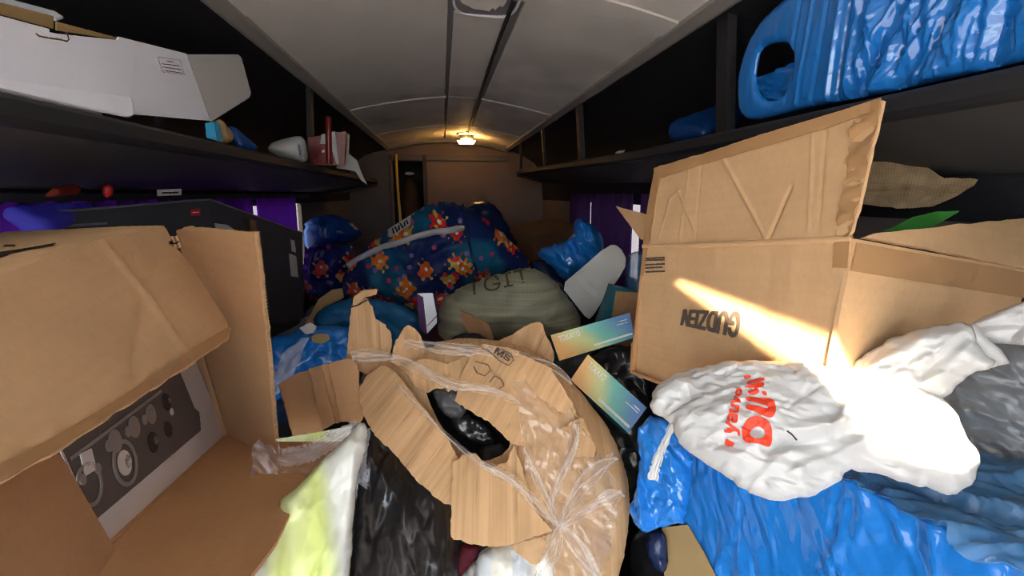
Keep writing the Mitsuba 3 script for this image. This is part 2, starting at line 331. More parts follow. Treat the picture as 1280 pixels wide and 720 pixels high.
def sack_fn(p, n, uv):
    w = 0.5+0.25*dr.sin(uv.x*1500)+0.25*dr.sin(uv.y*1500); st = noise(uv.x*6, uv.y*160, 2.0); a = fbm(uv.x*9, uv.y*9, 1.0, 3)
    return mix((0.15, 0.155, 0.10), (0.43, 0.42, 0.29), dr.clip(-0.08+0.3*w+0.55*a+0.45*st, 0, 1))
P('woven_sack', proc(sack_fn), 0.5, 0.4)
def floral_fn(p, n, uv):
    q = fbm(uv.x*5, uv.y*5, 3.0, 3); ground = mix((0.008, 0.02, 0.10), (0.010, 0.11, 0.20), smoothstep(0.40, 0.60, q))
    wx, wy = uv.x+0.02*noise(uv.x*30, uv.y*30), uv.y+0.02*noise(uv.x*30, uv.y*30, 4)
    f1, f2, r = voronoi(wx*9.2, wy*9.2); pet = f1*(1+0.35*dr.sin(uv.x*170)*dr.sin(uv.y*150))
    on = (1-smoothstep(0.27, 0.33, pet))*dr.select(r > 0.07, 1.0, 0.0)
    c = mix((0.66, 0.025, 0.02), (0.76, 0.17, 0.02), smoothstep(0.4, 0.85, r)); c = mix(c, (0.65, 0.45, 0.08), smoothstep(0.55, 0.7, noise(uv.x*60, uv.y*60, 2)))
    c = mix(c, (0.85, 0.80, 0.70), 1-smoothstep(0.05, 0.09, f1))
    g1, g2, r2 = voronoi(uv.x*22+3, uv.y*22+8); dot = (1-smoothstep(0.2, 0.26, g1))*dr.select(r2 > 0.68, 1.0, 0.0)
    ground = mix(ground, mix((0.45, 0.05, 0.16), (0.20, 0.16, 0.34), smoothstep(0.8, 0.9, r2)), dot)
    return mix(ground, c, on)
P('floral_cloth', proc(floral_fn), 0.55, 0.3)
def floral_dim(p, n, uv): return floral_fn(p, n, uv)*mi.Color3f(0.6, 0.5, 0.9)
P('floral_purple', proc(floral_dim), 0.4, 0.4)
def grad_fn(p, n, uv):
    s = dr.clip(uv.x+0.25*(uv.y-0.5), 0, 1)
    a = mix((0.92, 0.50, 0.17), (0.66, 0.68, 0.30), smoothstep(0.0, 0.4, s)); b = mix(a, (0.20, 0.56, 0.48), smoothstep(0.35, 0.62, s))
    return mix(b, (0.17, 0.32, 0.64), smoothstep(0.6, 1.0, s))
P('gradient_print', proc(grad_fn), 0.35, 0.5)
def straw_fn(p, n, uv):
    s = 0.5+0.5*dr.sin(uv.y*1900+6*noise(uv.x*50, uv.y*50)); t = 0.5+0.5*dr.sin(uv.x*1400+5*noise(uv.x*40, uv.y*40, 3)); return mix((0.16, 0.10, 0.05), (0.46, 0.33, 0.19), dr.clip(0.15+0.4*s*t+0.6*fbm(uv.x*60, uv.y*60, 1.0, 3), 0, 1))
P('straw', proc(straw_fn), 0.8, 0.2)
scene['lamp_glow'] = {'type': 'twosided', 'bsdf': {'type': 'diffuse', 'reflectance': {'type': 'rgb', 'value': [0.9, 0.7, 0.4]}}}

# ------------------------------------------------------------------ the van: roof lining, racks, walls, windows, floor
XL, XR, XC = -0.465, 0.606, 0.0705
YB, YE = -0.42, 4.62
def roofz(x): return 1.85+0.085*(1-((x-XC)/0.5355)**2)
def roof_panel(x0, x1, y0, y1, dz=0.0, t=0.008, nx=16, slope=0.0):
    xs = np.linspace(x0, x1, nx); up = [(x, roofz(x)+dz+t) for x in xs[::-1]]; lo = [(x, roofz(x)+dz-0.006*math.sin(math.pi*(x-x0)/(x1-x0))) for x in xs]
    return extrude_y(lo+up, y0, y1, 6)
roof_base = extrude_y([(x, roofz(x)+0.012) for x in np.linspace(XL-0.02, XR+0.02, 24)]+[(x, roofz(x)+0.03) for x in np.linspace(XR+0.02, XL-0.02, 24)], 0.9, YE+0.1, 8)
struct('ceiling', roof_base, 'headliner_groove', smooth=40, label='arched van ceiling with cream headliner panels')
CH0, CH1 = 0.035, 0.215
for y0, y1 in ((1.29, 2.58), (2.60, 3.58), (3.60, 4.60)):
    part('ceiling', 'headliner_panel', roof_panel(XL+0.012, CH0-0.006, y0, y1), 'headliner', 40)
    part('ceiling', 'headliner_panel', roof_panel(CH1+0.008, XR-0.012, y0, y1), 'headliner', 40)
    part('ceiling', 'centre_panel', roof_panel(CH0+0.012, CH1-0.012, y0+(0.16 if y0 < 1.5 else 0), y1, 0.006), 'headliner', 40)
for y in (2.59, 3.59):
    part('ceiling', 'rib', roof_panel(XL+0.01, CH0, y-0.012, y+0.012, -0.004), 'headliner_pale', 40); part('ceiling', 'rib', roof_panel(CH1, XR-0.01, y-0.012, y+0.012, -0.004), 'headliner_pale', 40)
part('ceiling', 'cross_beam', roof_panel(XL, XR, 1.19, 1.285, -0.004, 0.02), 'headliner', 40, label='curved cross beam of the roof lining')
part('ceiling', 'rear_panel', roof_panel(XL, XR, -0.2, 1.185, 0.0, 0.02), 'headliner_pale', 40, label='pale rear roof panel')
part('ceiling', 'cross_beam', roof_panel(XL, XR, 4.5, 4.6, -0.02, 0.03), 'headliner_groove', 40)
# recess with torn lining in the centre channel
ang = np.linspace(0, math.pi, 17); ov = [(XC+0.055+0.082*math.copysign(abs(math.cos(a))**0.5, math.cos(a)), 1.30+0.135*math.sin(a)**0.6) for a in ang]
hz = roofz(XC+0.055)
k = thing('roof_vent', 'shallow dark recess with white rim and torn lining in the ceiling channel', 'vent')
rimpts = np.array([(x, y, roofz(x)-0.002) for x, y in ov]); part(k, 'rim', tube(rimpts, 0.0035, 8), 'white_card', True, label='thin white rim')
frv = Fr((0, 0, hz+0.001), (1, 0, 0), (0, -1, 0)); part(k, 'recess', sheet(frv, [(x, -y) for x, y in ov], 0.003, 0.02)[0], 'headliner_groove')
tr = [(XC+0.055+x, -(1.30+y)) for x, y in ((-0.075, 0), (0.05, 0), (0.045, 0.05), (0.035, 0.045), (0.028, 0.075), (0.02, 0.06), (0.012, 0.085), (0, 0.08), (-0.03, 0.075), (-0.06, 0.045))]
part(k, 'torn_lining', sheet(frv.shift(0.008), tr, 0.003, 0.02, nfun(15, 0.004, 3))[0], 'headliner_pale', label='torn pale lining')
part('ceiling', 'cable', tube([(CH1-0.004-0.02*math.sin(y), y, roofz(CH1)-0.004) for y in np.linspace(1.3, 4.05, 30)], 0.006, 8), 'black_trim', True, label='dark cable')
crk = [(0.075, 1.75), (0.12, 1.76), (0.135, 1.75), (0.15, 1.80), (0.158, 1.95), (0.155, 2.05)]
part('ceiling', 'scratch', tube([(x, y, roofz(x)+0.0058-0.0003) for x, y in crk], 0.0016, 6), 'headliner_groove', label='dark scratch')

def cove(side):
    s = 1 if side == 'right' else -1; x0 = XR if s > 0 else -XL
    pr = [(x0, 1.85), (x0+0.03, 1.845), (x0+0.14, 1.82), (x0+0.27, 1.74), (x0+0.335, 1.64), (x0+0.355, 1.40)]
    ot = [(a+0.02, b+0.02) for a, b in pr[::-1]]; return extrude_y([(s*a, b) for a, b in pr+ot], YB+0.02, YE+0.1, 4)
struct('trim_1', cove('left'), 'black_trim', 35, label='black curved lining above the left luggage rack'); struct('trim_2', cove('right'), 'black_trim', 35, label='black curved lining above the right luggage rack')
struct('trim_3', extrude_y([(XL-0.012, 1.858), (XL+0.028, 1.862), (XL+0.028, 1.848), (XL-0.002, 1.838), (XL-0.016, 1.842)], YB+0.05, YE, 4), 'cream_trim', 30, label='grey edge strip between ceiling and left rack lining')
struct('trim_4', extrude_y([(XR+0.012, 1.858), (XR-0.028, 1.862), (XR-0.028, 1.848), (XR+0.002, 1.838), (XR+0.016, 1.842)], YB+0.05, YE, 4), 'cream_trim', 30, label='grey edge strip between ceiling and right rack lining')

def rack(side, y0, y1, lab):
    s = 1 if side == 'right' else -1; x0 = XR if s > 0 else -XL
    zt = 1.558 if s < 0 else 1.583
    k = thing('luggage_rack', lab, 'luggage rack')
    fn = (lambda y: (0, 0.0)) if s < 0 else (lambda y: (0, 0.055*max(0, (y-1.4)/2.5)))
    lip = [(0, 0.0), (-0.006, -0.006), (-0.007, -0.024), (0.0, -0.031), (0.02, -0.033), (0.03, -0.02), (0.03, -0.001)]
    und = [(0.028, -0.032), (0.12, -0.055), (0.24, -0.083), (0.34, -0.098), (0.355, -0.09), (0.355, -0.008), (0.028, -0.006)]
    part(k, 'lip', extrude_y([(s*(x0+a), zt+b) for a, b in lip], y0, y1, 8, fn), 'black_trim', 35, label='dark padded lip')
    part(k, 'shelf', extrude_y([(s*(x0+a), zt+b) for a, b in und], y0, y1, 8, fn), 'black_vinyl', 35)
    e = [(-0.004, -0.004), (0.03, 0.012), (0.34, 0.0), (0.345, -0.10), (0.2, -0.095), (0.06, -0.06), (0.0, -0.045)]
    part(k, 'end_cap', extrude_y([(s*(x0+a), zt+b+fn(y1)[1]) for a, b in e], y1, y1+0.03, 2), 'black_trim', 35)
    return k, s, x0, zt, fn
kl, *_ = rack('left', YB+0.06, 3.7, 'black luggage rack along the left wall carrying the white carton')
kr, *_ = rack('right', YB+0.06, 3.9, 'black luggage rack along the right wall carrying the blue plastic bag')
def post(k, x, y, z0, z1, dx=0.0, w=0.022):
    part(k, 'post', hexa([(x+a+(dx if c else 0), y+b, z1 if c else z0) for c in (0, 1) for a in (-w/2, w/2) for b in (-w, w)]), 'black_trim')
post(kr, 0.668, 1.10, 1.585, 1.845, -0.02); post(kr, 0.64, 2.2, 1.60, 1.848, -0.02); post(kr, 0.64, 3.0, 1.62, 1.85, -0.02, 0.016); post(kr, 0.63, 3.88, 1.64, 1.85, 0, 0.016)
post(kl, -0.50, 2.02, 1.558, 1.845, 0.015, 0.018); post(kl, -0.72, 1.42, 1.56, 1.79, 0.0, 0.012)

FZ = 0.45
def wall(side, x, wins, mat, lab):
    s = 1 if side == 'right' else -1
    poly = sbox(YB, FZ, YE, 1.485)
    for a, b, c, d in wins: poly = poly.difference(sbox(a, c, b, d))
    m = trimesh.creation.extrude_polygon(poly, 0.03, engine='earcut'); v = np.array(m.vertices)
    m = trimesh.Trimesh(np.c_[s*(x+v[:, 2]), v[:, 0], v[:, 1]], m.faces, process=False); trimesh.repair.fix_normals(m)
    return struct(f'wall_{side}', m, mat, label=lab)
WL, WR = [(0.75, 1.9, 1.05, 1.432), (2.05, 3.05, 1.0, 1.43)], [(1.85, 3.3, 1.0, 1.455)]
wall('left', 0.825, WL, 'wall_grey', 'dark left side wall of the van'); wall('right', 0.965, WR, 'wall_board', 'brown board on the right side wall')
def window(n, s, x, a, b, c, d):
    k = struct(f'window_{n}', trimesh.util.concatenate([boxat((min(s*x, s*(x+0.02)), a, c), (max(s*x, s*(x+0.02)), a+0.02, d)), boxat((min(s*x, s*(x+0.02)), b-0.02, c), (max(s*x, s*(x+0.02)), b, d)), boxat((min(s*x, s*(x+0.02)), a, c), (max(s*x, s*(x+0.02)), b, c+0.02))]), 'black_trim', label='side window of the van behind a purple curtain')
    g = boxat((s*x-0.001+s*0.01, a+0.02, c+0.02), (s*x+0.001+s*0.01, b-0.02, d)); v = g.vertices
    fr = Fr((s*(x+0.01), a+0.02, c+0.02), (0, 1, 0), (0, 0, 1)); q = np.array([(0, 0), (b-a-0.04, 0), (b-a-0.04, d-c-0.02), (0, d-c-0.02)])
    part(k, 'pane', trimesh.Trimesh(fr.pt(q), [[0, 1, 2], [0, 2, 3]], process=False), 'pane_glass')
window(1, -1, 0.826, *WL[0]); window(2, -1, 0.826, *WL[1]); window(3, 1, 0.966, *WR[0])
def curtain(s, x, y0, y1, z0, z1, mat, lab, seed, grp=None):
    n = int((y1-y0)/0.008)+2; ys = np.linspace(y0, y1, n); r = np.random.default_rng(seed); ph = r.uniform(0, 6)
    xs = x+0.010*np.sin(ys*75+ph)+0.006*np.sin(ys*31+ph*2); zs = np.linspace(z0, z1, 6)
    V = np.array([(s*(xv+0.004*(1-(z-z0)/(z1-z0))), y, z) for z in zs for xv, y in zip(xs, ys)]); F = []
    for i in range(5):
        for j in range(n-1): a = i*n+j; F += [[a, a+1, a+n+1], [a, a+n+1, a+n]]
    return solo('curtain', trimesh.Trimesh(V, F, process=False), mat, lab, 'curtain', True, group=grp)
curtain(-1, 0.79, 0.74, 1.25, 0.95, 1.436, 'curtain_purple', 'purple curtain glowing behind the blue-violet bag at the far left', 1)
curtain(-1, 0.79, 1.25, 2.20, 0.95, 1.436, 'curtain_purple', 'violet curtain just above the rear end of the black carton', 2)
curtain(-1, 0.79, 2.235, 2.80, 0.95, 1.436, 'curtain_purple', 'bright purple curtain between two slits of daylight on the left', 3)
curtain(1, 0.93, 1.82, 2.20, 0.95, 1.452, 'curtain_plum', 'plum curtain half hidden behind the tall kraft carton', 4)
curtain(1, 0.93, 2.27, 2.93, 0.95, 1.452, 'curtain_plum', 'wide dark plum curtain between two slits of daylight on the right', 5)
curtain(1, 0.93, 2.95, 3.45, 0.95, 1.452, 'curtain_plum', 'narrow plum curtain nearest the front bulkhead', 6)
struct('door_2', boxat((0.46, YB-0.04, 0.45), (1.02, YB-0.005, 1.93), 0.005), 'wall_grey', label='closed right leaf of the rear door')  # out of view, placed to keep rear light off the right carton
# bulkhead, doorway
bx0, bx1 = -0.435, -0.165
poly = sbox(-0.83, FZ, 0.98, 1.96).difference(sbox(bx0, FZ+0.02, bx1, 1.75))
m = trimesh.creation.extrude_polygon(poly, 0.03, engine='earcut'); v = np.array(m.vertices); m = trimesh.Trimesh(np.c_[v[:, 0], YE-0.015+v[:, 2], v[:, 1]], m.faces, process=False); trimesh.repair.fix_normals(m)
struct('wall_front', m, 'wall_board', label='brown bulkhead at the front end of the van')
struct('trim_5', boxat((bx1, YE-0.05, FZ), (bx1+0.035, YE-0.016, 1.80), 0.004), 'black_vinyl', label='dark post beside the bulkhead doorway'); struct('trim_6', boxat((bx0-0.01, YE-0.04, 1.752), (0.62, YE-0.016, 1.80), 0.004), 'wall_grey', label='grey rail above the bulkhead')
struct('wall_cab', trimesh.util.concatenate([boxat((-0.8, YE+0.9, 0.4), (0.9, YE+0.93, 1.96)), boxat((-0.8, YE+0.03, 1.93), (0.9, YE+0.92, 1.96)), boxat((-0.83, YE+0.03, 0.4), (-0.8, YE+0.92, 1.96)), boxat((0.9, YE+0.03, 0.4), (0.93, YE+0.92, 1.96))]), 'black_vinyl', label='dark cab behind the doorway')
struct('wall_partition', boxat((-0.83, YE-0.08, FZ), (bx0-0.02, YE-0.04, 1.80)), 'wall_grey', label='grey partition left of the doorway')
struct('floor', boxat((-0.85, YB, FZ-0.04), (1.0, YE+0.95, FZ)), 'floor_mat', label='dark van floor under the load')
solo('grab_rail', tube([at(495, 202, 4.5)+np.array([0, 0.03, 0.06]), at(495, 202, 4.5), at(497, 235, 4.5), at(501, 280, 4.45), [at(501, 280, 4.45)[0]+0.02, 4.45, FZ]], 0.013, 10), 'yellow_rail', 'thin yellow upright rail beside the doorway in the bulkhead', 'rail', True)
solo('cab_mirror', placed(trimesh.creation.icosphere(3, 0.045), Fr.facing(512, 217, 4.75).mat() @ np.diag([1.0, 0.35, 0.3, 1])), 'white_card', 'small oval mirror shining in the dark doorway', 'mirror', True)  # white oval solid stands for a glint in the doorway
r = np.random.default_rng(4)
solo('patterned_coat', pillow(Fr.facing(514, 250, 5.0), smooth_poly(Fr.facing(514, 250, 5.0).poly([(502, 225), (516, 220), (525, 232), (527, 300), (505, 300)])), 0.06, 0.08, 0.3, 0.03, nfun(9, 0.02, 2))[0], 'kraft_dark', 'dark brown shape inside the cab doorway', 'bundle', True)  # dark brown shape giving the doorway its blotches
# the front ceiling lamp
k = thing('ceiling_lamp', 'small glowing amber lamp with chrome rings under the front of the ceiling', 'lamp')
lc = at(583, 178, 4.05); lz = roofz(lc[0])
def disc(r0, r1, z0, z1, n=32):
    m = trimesh.creation.revolve(np.array([(0, z0), (r0, z0), (r1, z1), (0, z1)]), sections=n); m.apply_translation((lc[0], lc[1], 0)); return m
part(k, 'base', disc(0.07, 0.085, lz-0.012, lz), 'steel', 40); part(k, 'ring', disc(0.05, 0.06, lz-0.04, lz-0.013), 'steel', 40)
scene[f'{k}__bulb'] = mikit.ply(disc(0.05, 0.075, lc[2]-0.022, lc[2]+0.012), 'lamp_glow', smooth=40, emitter={'type': 'area', 'radiance': {'type': 'rgb', 'value': [1.5, 0.78, 0.22]}})
part(k, 'saucer', disc(0.06, 0.10, lc[2]-0.03, lc[2]-0.024), 'steel', 40)
part(k, 'stem', tube([(lc[0], lc[1], lz), (lc[0], lc[1], lc[2]+0.01)], 0.014, 10), 'steel', True)

# unseen panel past the rear roof edge, its slit shaped to cast the sun wedge
CB, CC, CA = at(805, 308, 0.86), at(1065, 298, 0.48), at(788, 465, 0.86)
fr_front = Fr.of(CB, CC, at(1065, 298, 0.48)+np.array([0, 0, 0.2]))
def to_roof(p, z=1.955): p = np.asarray(p, float); return (p+SUN*((z-p[2])/SUN[2]))[:2]
sf = lambda px, py: fr_front.pt(fr_front.uv(px, py))[0]
bagp = lambda px, py: at(px, py, 0.42)
apex, lowp, upp = to_roof(sf(835, 357)), to_roof(sf(1010, 468)), to_roof(sf(1066, 446))
lowb, upb = to_roof(bagp(1085, 572)), to_roof(bagp(1215, 560))
gx0, gx1 = -1.25, 1.05
apex, lowp, upp, lowb, upb = apex+[0, 0.085], lowp+[-0.010, 0], upp+[0.009, 0], lowb+[-0.0, 0], upb+[0.005, 0]
leftpoly = [(gx0, -0.20), tuple(apex), tuple(lowp), tuple(lowb), (lowb[0]+0.05, -0.835), (lowb[0]+0.05, -1.65), (gx0, -1.65)]
rightpoly = [(gx1, -0.20), (gx1, -1.65), (lowb[0]+0.051, -1.65), (lowb[0]+0.051, -0.835), tuple(upb), tuple(upp), tuple(apex), (apex[0], -0.20)]
k = struct('door_1', extrude_y([(gx0, 1.97), (gx0+0.03, 1.97), (gx0+0.03, 2.0), (gx0, 2.0)], -1.65, -0.2), 'headliner', label='raised tailgate over the open rear end, with a slit between its two leaves')
for pl in (leftpoly, rightpoly):
    m = trimesh.creation.extrude_polygon(Polygon(pl).buffer(0), 0.012, engine='earcut'); m.apply_translation((0, 0, 1.955)); part(k, 'leaf', m, 'headliner')

# ------------------------------------------------------------------ the tall kraft carton on the right
CE = at(1285, 338, 0.60); DN = CA-CB
k = thing('kraft_carton', 'tall kraft carton with upside-down black lettering and raised flap, leaning against the right side', 'carton')
seg = lambda fr, a, b, w, d: (fr.uv(*a), fr.uv(*b), w, d)
FR = fr_front
qf = FR.poly([(805, 308), (1065, 298)]) + [FR.loc(CC+DN), FR.loc(CA)]
cr = creases([seg(FR, (828, 308), (825, 465), .003, -.0012), seg(FR, (900, 305), (885, 460), .003, .0012), seg(FR, (965, 303), (955, 440), .004, -.0015), seg(FR, (995, 302), (985, 440), .004, .0015), seg(FR, (850, 310), (845, 470), .003, .001)])
part(k, 'front_panel', *[sheet(FR, qf, 0.005, 0.008, fsum(cr, nfun(9, 0.0015, 1)))[i] for i in (0,)], 'kraft', True, sheet(FR, qf, 0.005, 0.008)[1])
# raised front flap, folded up along the score and leaning back a little
BT, CT = at(820, 210, 0.885), at(1105, 122, 0.495)
FF = Fr.of(CB, CC, BT)
flap_px = [(805, 308), (1065, 298), (1078, 250), (1088, 200), (1100, 150), (1105, 122), (1040, 143), (950, 170), (880, 192), (820, 210), (812, 262)]
crf = creases([seg(FF, (826, 215), (815, 305), 0.0013, 0.00173), seg(FF, (842, 240), (825, 300), 0.0011, 0.00173), seg(FF, (865, 195), (850, 305), 0.0013, 0.00154), seg(FF, (905, 198), (960, 300), 0.0017, 0.00268), seg(FF, (990, 235), (962, 300), 0.0022, -0.00238), seg(FF, (880, 190), (870, 300), 0.0013, -0.00134), seg(FF, (1018, 160), (1012, 290), 0.0013, 0.00115), seg(FF, (1035, 150), (1025, 290), 0.0013, -0.00115), seg(FF, (838, 250), (850, 240), 0.0013, 0.00192), seg(FF, (850, 240), (870, 290), 0.0013, 0.00192)])
m, uv = sheet(FF, ragged(FF.poly(flap_px), 0.012, 0.0006, 1), 0.005, 0.0028, fsum(crf, nfun(7, 0.003, 2)))
fl = part(k, 'flap', m, 'kraft', True, uv)
FF2 = FF.shift(0.0045)
m, uv = sheet(FF2, FF.poly([(820, 211), (880, 193), (950, 171), (1040, 144), (1104, 123), (1103, 137), (1040, 160), (950, 187), (880, 206), (821, 226)]), 0.0008, 0.007, fsum(crf, nfun(7, 0.003, 2)))
part(fl, 'tape', m, 'brown_tape', True, uv, label='glossy brown tape along the upper edge')
m, uv = sheet(FF2, FF.poly([(1070, 135), (1104, 124), (1098, 160), (1087, 205), (1076, 255), (1065, 297), (1045, 298), (1058, 230)]), 0.0008, 0.007, fsum(crf, nfun(7, 0.003, 2), crum((-.1, -.1, .5, .3), 0.012, 0.004, 8, (2, .6), 10)))
part(fl, 'tape', m, 'brown_tape', True, uv, label='wrinkled glossy tape along the outer edge')
m, uv = sheet(FF2, FF.poly([(821, 212), (830, 212), (814, 306), (806, 306), (812, 262)]), 0.0008, 0.007, fsum(crf, nfun(7, 0.003, 2))); part(fl, 'tape', m, 'brown_tape', True, uv)
part(k, 'score', tube([CB+FR.n*0.0015, (CB+CC)/2+FR.n*0.003-np.array([0, 0, 0.002]), CC+FR.n*0.0015], 0.0042, 8), 'kraft', True, label='rounded fold line')
# right side panel, its tape, its flap folded inwards
FS = Fr.of(CC, CE, CC-DN); 
qs = [FS.loc(CC), FS.loc(CE), FS.loc(CE+DN), FS.loc(CC+DN)]
m, uv = sheet(FS, qs, 0.005, 0.01, nfun(8, 0.002, 3)); part(k, 'side_panel', m, 'kraft', True, uv)
m, uv = sheet(FS.shift(0.0038), [FS.loc(CC)+[0.004, -0.004], FS.loc(CE)-[0, 0.004], FS.loc(CE)-[0, 0.042], FS.loc(CC)+[0.004, -0.036]], 0.0008, 0.007, nfun(45, 0.003, 9)); part(k, 'tape', m, 'brown_tape', True, uv, label='creased tape over the top edge of the side')
DEP = nz(np.cross(FR.n, [0, 0, 1]));
BK = CE-CC; BACK0, BACK1 = CB+BK, CE
for a, b, nm in ((CB, CB+BK, 'side_panel'), (CB+BK, CE, 'back_panel')):
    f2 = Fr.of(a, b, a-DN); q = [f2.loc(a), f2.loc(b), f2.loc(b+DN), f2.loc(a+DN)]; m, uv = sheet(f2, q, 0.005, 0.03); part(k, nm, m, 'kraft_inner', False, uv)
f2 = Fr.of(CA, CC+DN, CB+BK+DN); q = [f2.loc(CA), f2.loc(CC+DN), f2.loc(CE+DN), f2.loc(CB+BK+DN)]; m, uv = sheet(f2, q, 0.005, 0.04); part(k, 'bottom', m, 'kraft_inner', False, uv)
# side flap: standing up on the side panel, leaning inwards
FL = Fr.of(CC+np.array([0.008, 0.004, 0.002]), CE+np.array([0, 0.0, 0.0]), at(1285, 272, 0.66))
m, uv = sheet(FL, ragged(FL.poly([(1078, 297), (1180, 316), (1285, 338), (1300, 300), (1285, 273), (1180, 283), (1090, 293)]), 0.02, 0.0006, 4), 0.006, 0.012, nfun(8, 0.002, 5)); part(k, 'flap', m, 'kraft', True, uv)
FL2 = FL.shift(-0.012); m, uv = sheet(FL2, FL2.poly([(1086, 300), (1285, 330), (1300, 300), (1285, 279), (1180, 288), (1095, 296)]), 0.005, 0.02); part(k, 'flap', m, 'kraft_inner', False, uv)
# rear flap seen past the left edge
FB = Fr.of(CB+np.array([0.004, 0.02, 0.0]), at(772, 257, 1.05), at(808, 265, 0.90))
m, uv = sheet(FB, FB.poly([(803, 300), (795, 290), (771, 258), (786, 262), (809, 268), (812, 300)]), 0.005, 0.012, nfun(9, 0.002, 6)); part(k, 'flap', m, 'kraft', True, uv)
# printing
FP = FR.shift(0.0026+0.0012)
part(k, 'lettering', trimesh.util.concatenate([text_quad(FP, [(926+a, 391+b), (855+a, 387+b), (851+a, 405+b), (922+a, 421+b)], 'GUDZEN') for a, b in ((0, 0), (1.3, 0.2), (0.6, 0.9), (-0.6, 0.6))]), 'grey_ink', label='grey upside-down lettering GUDZEN')
ql = [[(807, 317+d), (831-e, 316+d), (831-e, 318+d), (807, 319+d)] for d, e in ((0, 0), (5, 0), (7.5, 0), (13, 0), (17, 3), (22, 0))]
part(k, 'print_lines', lines_print(FP, ql[1:]), 'grey_ink', label='small printed lines near the left edge')
m, uv = sheet(FR.shift(0.0035), FR.poly([(806, 309), (812, 309), (806, 345), (802, 345)]), 0.0008, 0.01); part(k, 'tape', m, 'brown_tape', True, uv)
m, uv = sheet(FR.shift(0.0035), FR.poly([(791, 428), (799, 429), (797, 468), (789, 465)]), 0.0008, 0.01); part(k, 'tape', m, 'brown_tape', True, uv)
m, uv = sheet(FR.shift(0.0035), FR.poly([(1046, 300), (1065, 299), (1062, 335), (1043, 334)]), 0.0008, 0.01, nfun(60, 0.001, 9)); part(k, 'tape', m, 'brown_tape', True, uv)

# straw mat and green board sticking out of it
FM = Fr.facing(1150, 225, 0.78, roll=-4)
m, uv = sheet(FM, ragged(smooth_poly(FM.poly([(1065, 252), (1075, 205), (1090, 190), (1112, 182), (1130, 180), (1142, 192), (1160, 210), (1182, 226), (1196, 219), (1206, 226), (1216, 220), (1226, 226), (1205, 240), (1178, 254), (1140, 262), (1100, 258)]), 1), 0.012, 0.001, 3), 0.008, 0.006, fsum(nfun(14, 0.012, 3), creases([(FM.uv(1075, 240), FM.uv(1155, 240), .006, -.012), (FM.uv(1145, 252), FM.uv(1222, 226), .005, -.012), (FM.uv(1085, 215), FM.uv(1135, 190), .02, .02)])))
solo('straw_mat', m, 'straw', 'folded woven straw mat rising behind the tall kraft carton', 'mat', True, uv)
FG = Fr.facing(1150, 285, 0.68, pitch=-35); m, uv = sheet(FG, FG.poly([(1090, 296), (1140, 272), (1170, 265), (1199, 264), (1170, 281), (1150, 290)]), 0.003, 0.02); solo('green_board', m, 'green_card', 'green card blade sticking out of the tall kraft carton', 'card', False, uv)

# ------------------------------------------------------------------ blue wrapped box, white bag and grey bag in the right foreground
ZB = 1.106
b1, b2 = atz(858, 494, ZB), atz(1160, 655, ZB)
dirb = nz(b2-b1); perp = np.array([dirb[1], -dirb[0], 0]);  perp = perp if perp[0] > 0 else -perp
c0, c1 = b1+dirb*0.0, b2+dirb*0.06; dpt = 0.42
k = thing('blue_wrapped_box', 'large box wrapped in shiny blue film under the white carrier bag', 'box')
mm = man(manifold3d.Manifold.batch_hull([manifold3d.Manifold.sphere(0.006, 12).translate(tuple(p)) for p in [c+o+np.array([0, 0, z]) for c in (c0+dirb*0.01, c1) for o in (perp*0.01, perp*dpt) for z in (-0.006, -0.36)]]).refine_to_length(0.0055))
v = np.array(mm.vertices); mm = trimesh.Trimesh(v, mm.faces); v = np.array(mm.vertices); n = mm.vertex_normals
s1 = (v-c0)@dirb; s2 = v[:, 2]-ZB+0.3*((v-c0)@perp)
h = crum((-0.05, -0.5, 0.6, 0.2), 0.06, 0.0055, 5, (0.4, 2.2), 10)(s1, s2)*np.clip(0.25+1.2*meshkit.fbm(np.c_[s1, s2, 0*s1]*9, 2, 3), 0, 1)+fine((-0.02, -0.4, 0.3, 0.0), 34, 0.08, 0.0035, 0.0035, 82, 18, 6)(s1, s2)
part(k, 'film_cover', trimesh.Trimesh(v+n*h[:, None], mm.faces, process=False), 'blue_film', True)
# loose film over its top
FT = Fr(c0+np.array([0, 0, 0.006]), dirb, perp)
FT = Fr((c0+perp*0.0+np.array([0, 0, 0.012])), dirb, np.cross([0, 0, 1], dirb)); 
if FT.n[2] < 0: FT = Fr(FT.o, -FT.u, FT.v)
pl = FT.poly([(1040, 592), (1100, 618), (1160, 655), (1195, 690), (1280, 720), (1400, 700), (1400, 600), (1290, 580), (1230, 570), (1100, 560)])
m, uv = sheet(FT, ragged(pl, 0.01, 0.002, 5), 0.0008, 0.004, fsum(lambda u, v: 0.006+0*u, crum(bounds(pl), 0.04, 0.014, 8, (1.7, 0.45), 25)))
part(k, 'loose_film', m, 'blue_clear_film', True, uv, label='loose wrinkled translucent blue film on top')
FK = Fr.facing(825, 600, 0.70, yaw=-10)
m, uv = pillow(FK, ragged(FK.poly([(812, 520), (835, 525), (868, 575), (864, 600), (856, 655), (830, 658), (805, 667), (792, 655), (786, 640), (796, 610), (800, 575), (796, 540)]), 0.01, 0.0012, 6), 0.022, 0.035, 0.4, 0.0035, fsum(crum((-.06, -.12, .06, .12), 0.035, 0.011, 11, (0.55, 1.5), 15), fine((-.06, -.12, .06, .12), 30, 0.05, 0.002, 0.0025, 75, 20, 8)))
solo('blue_bag', m, 'blue_film', 'small limp blue plastic bag hanging at the left end of the blue wrapped box', 'plastic bag', True, uv)

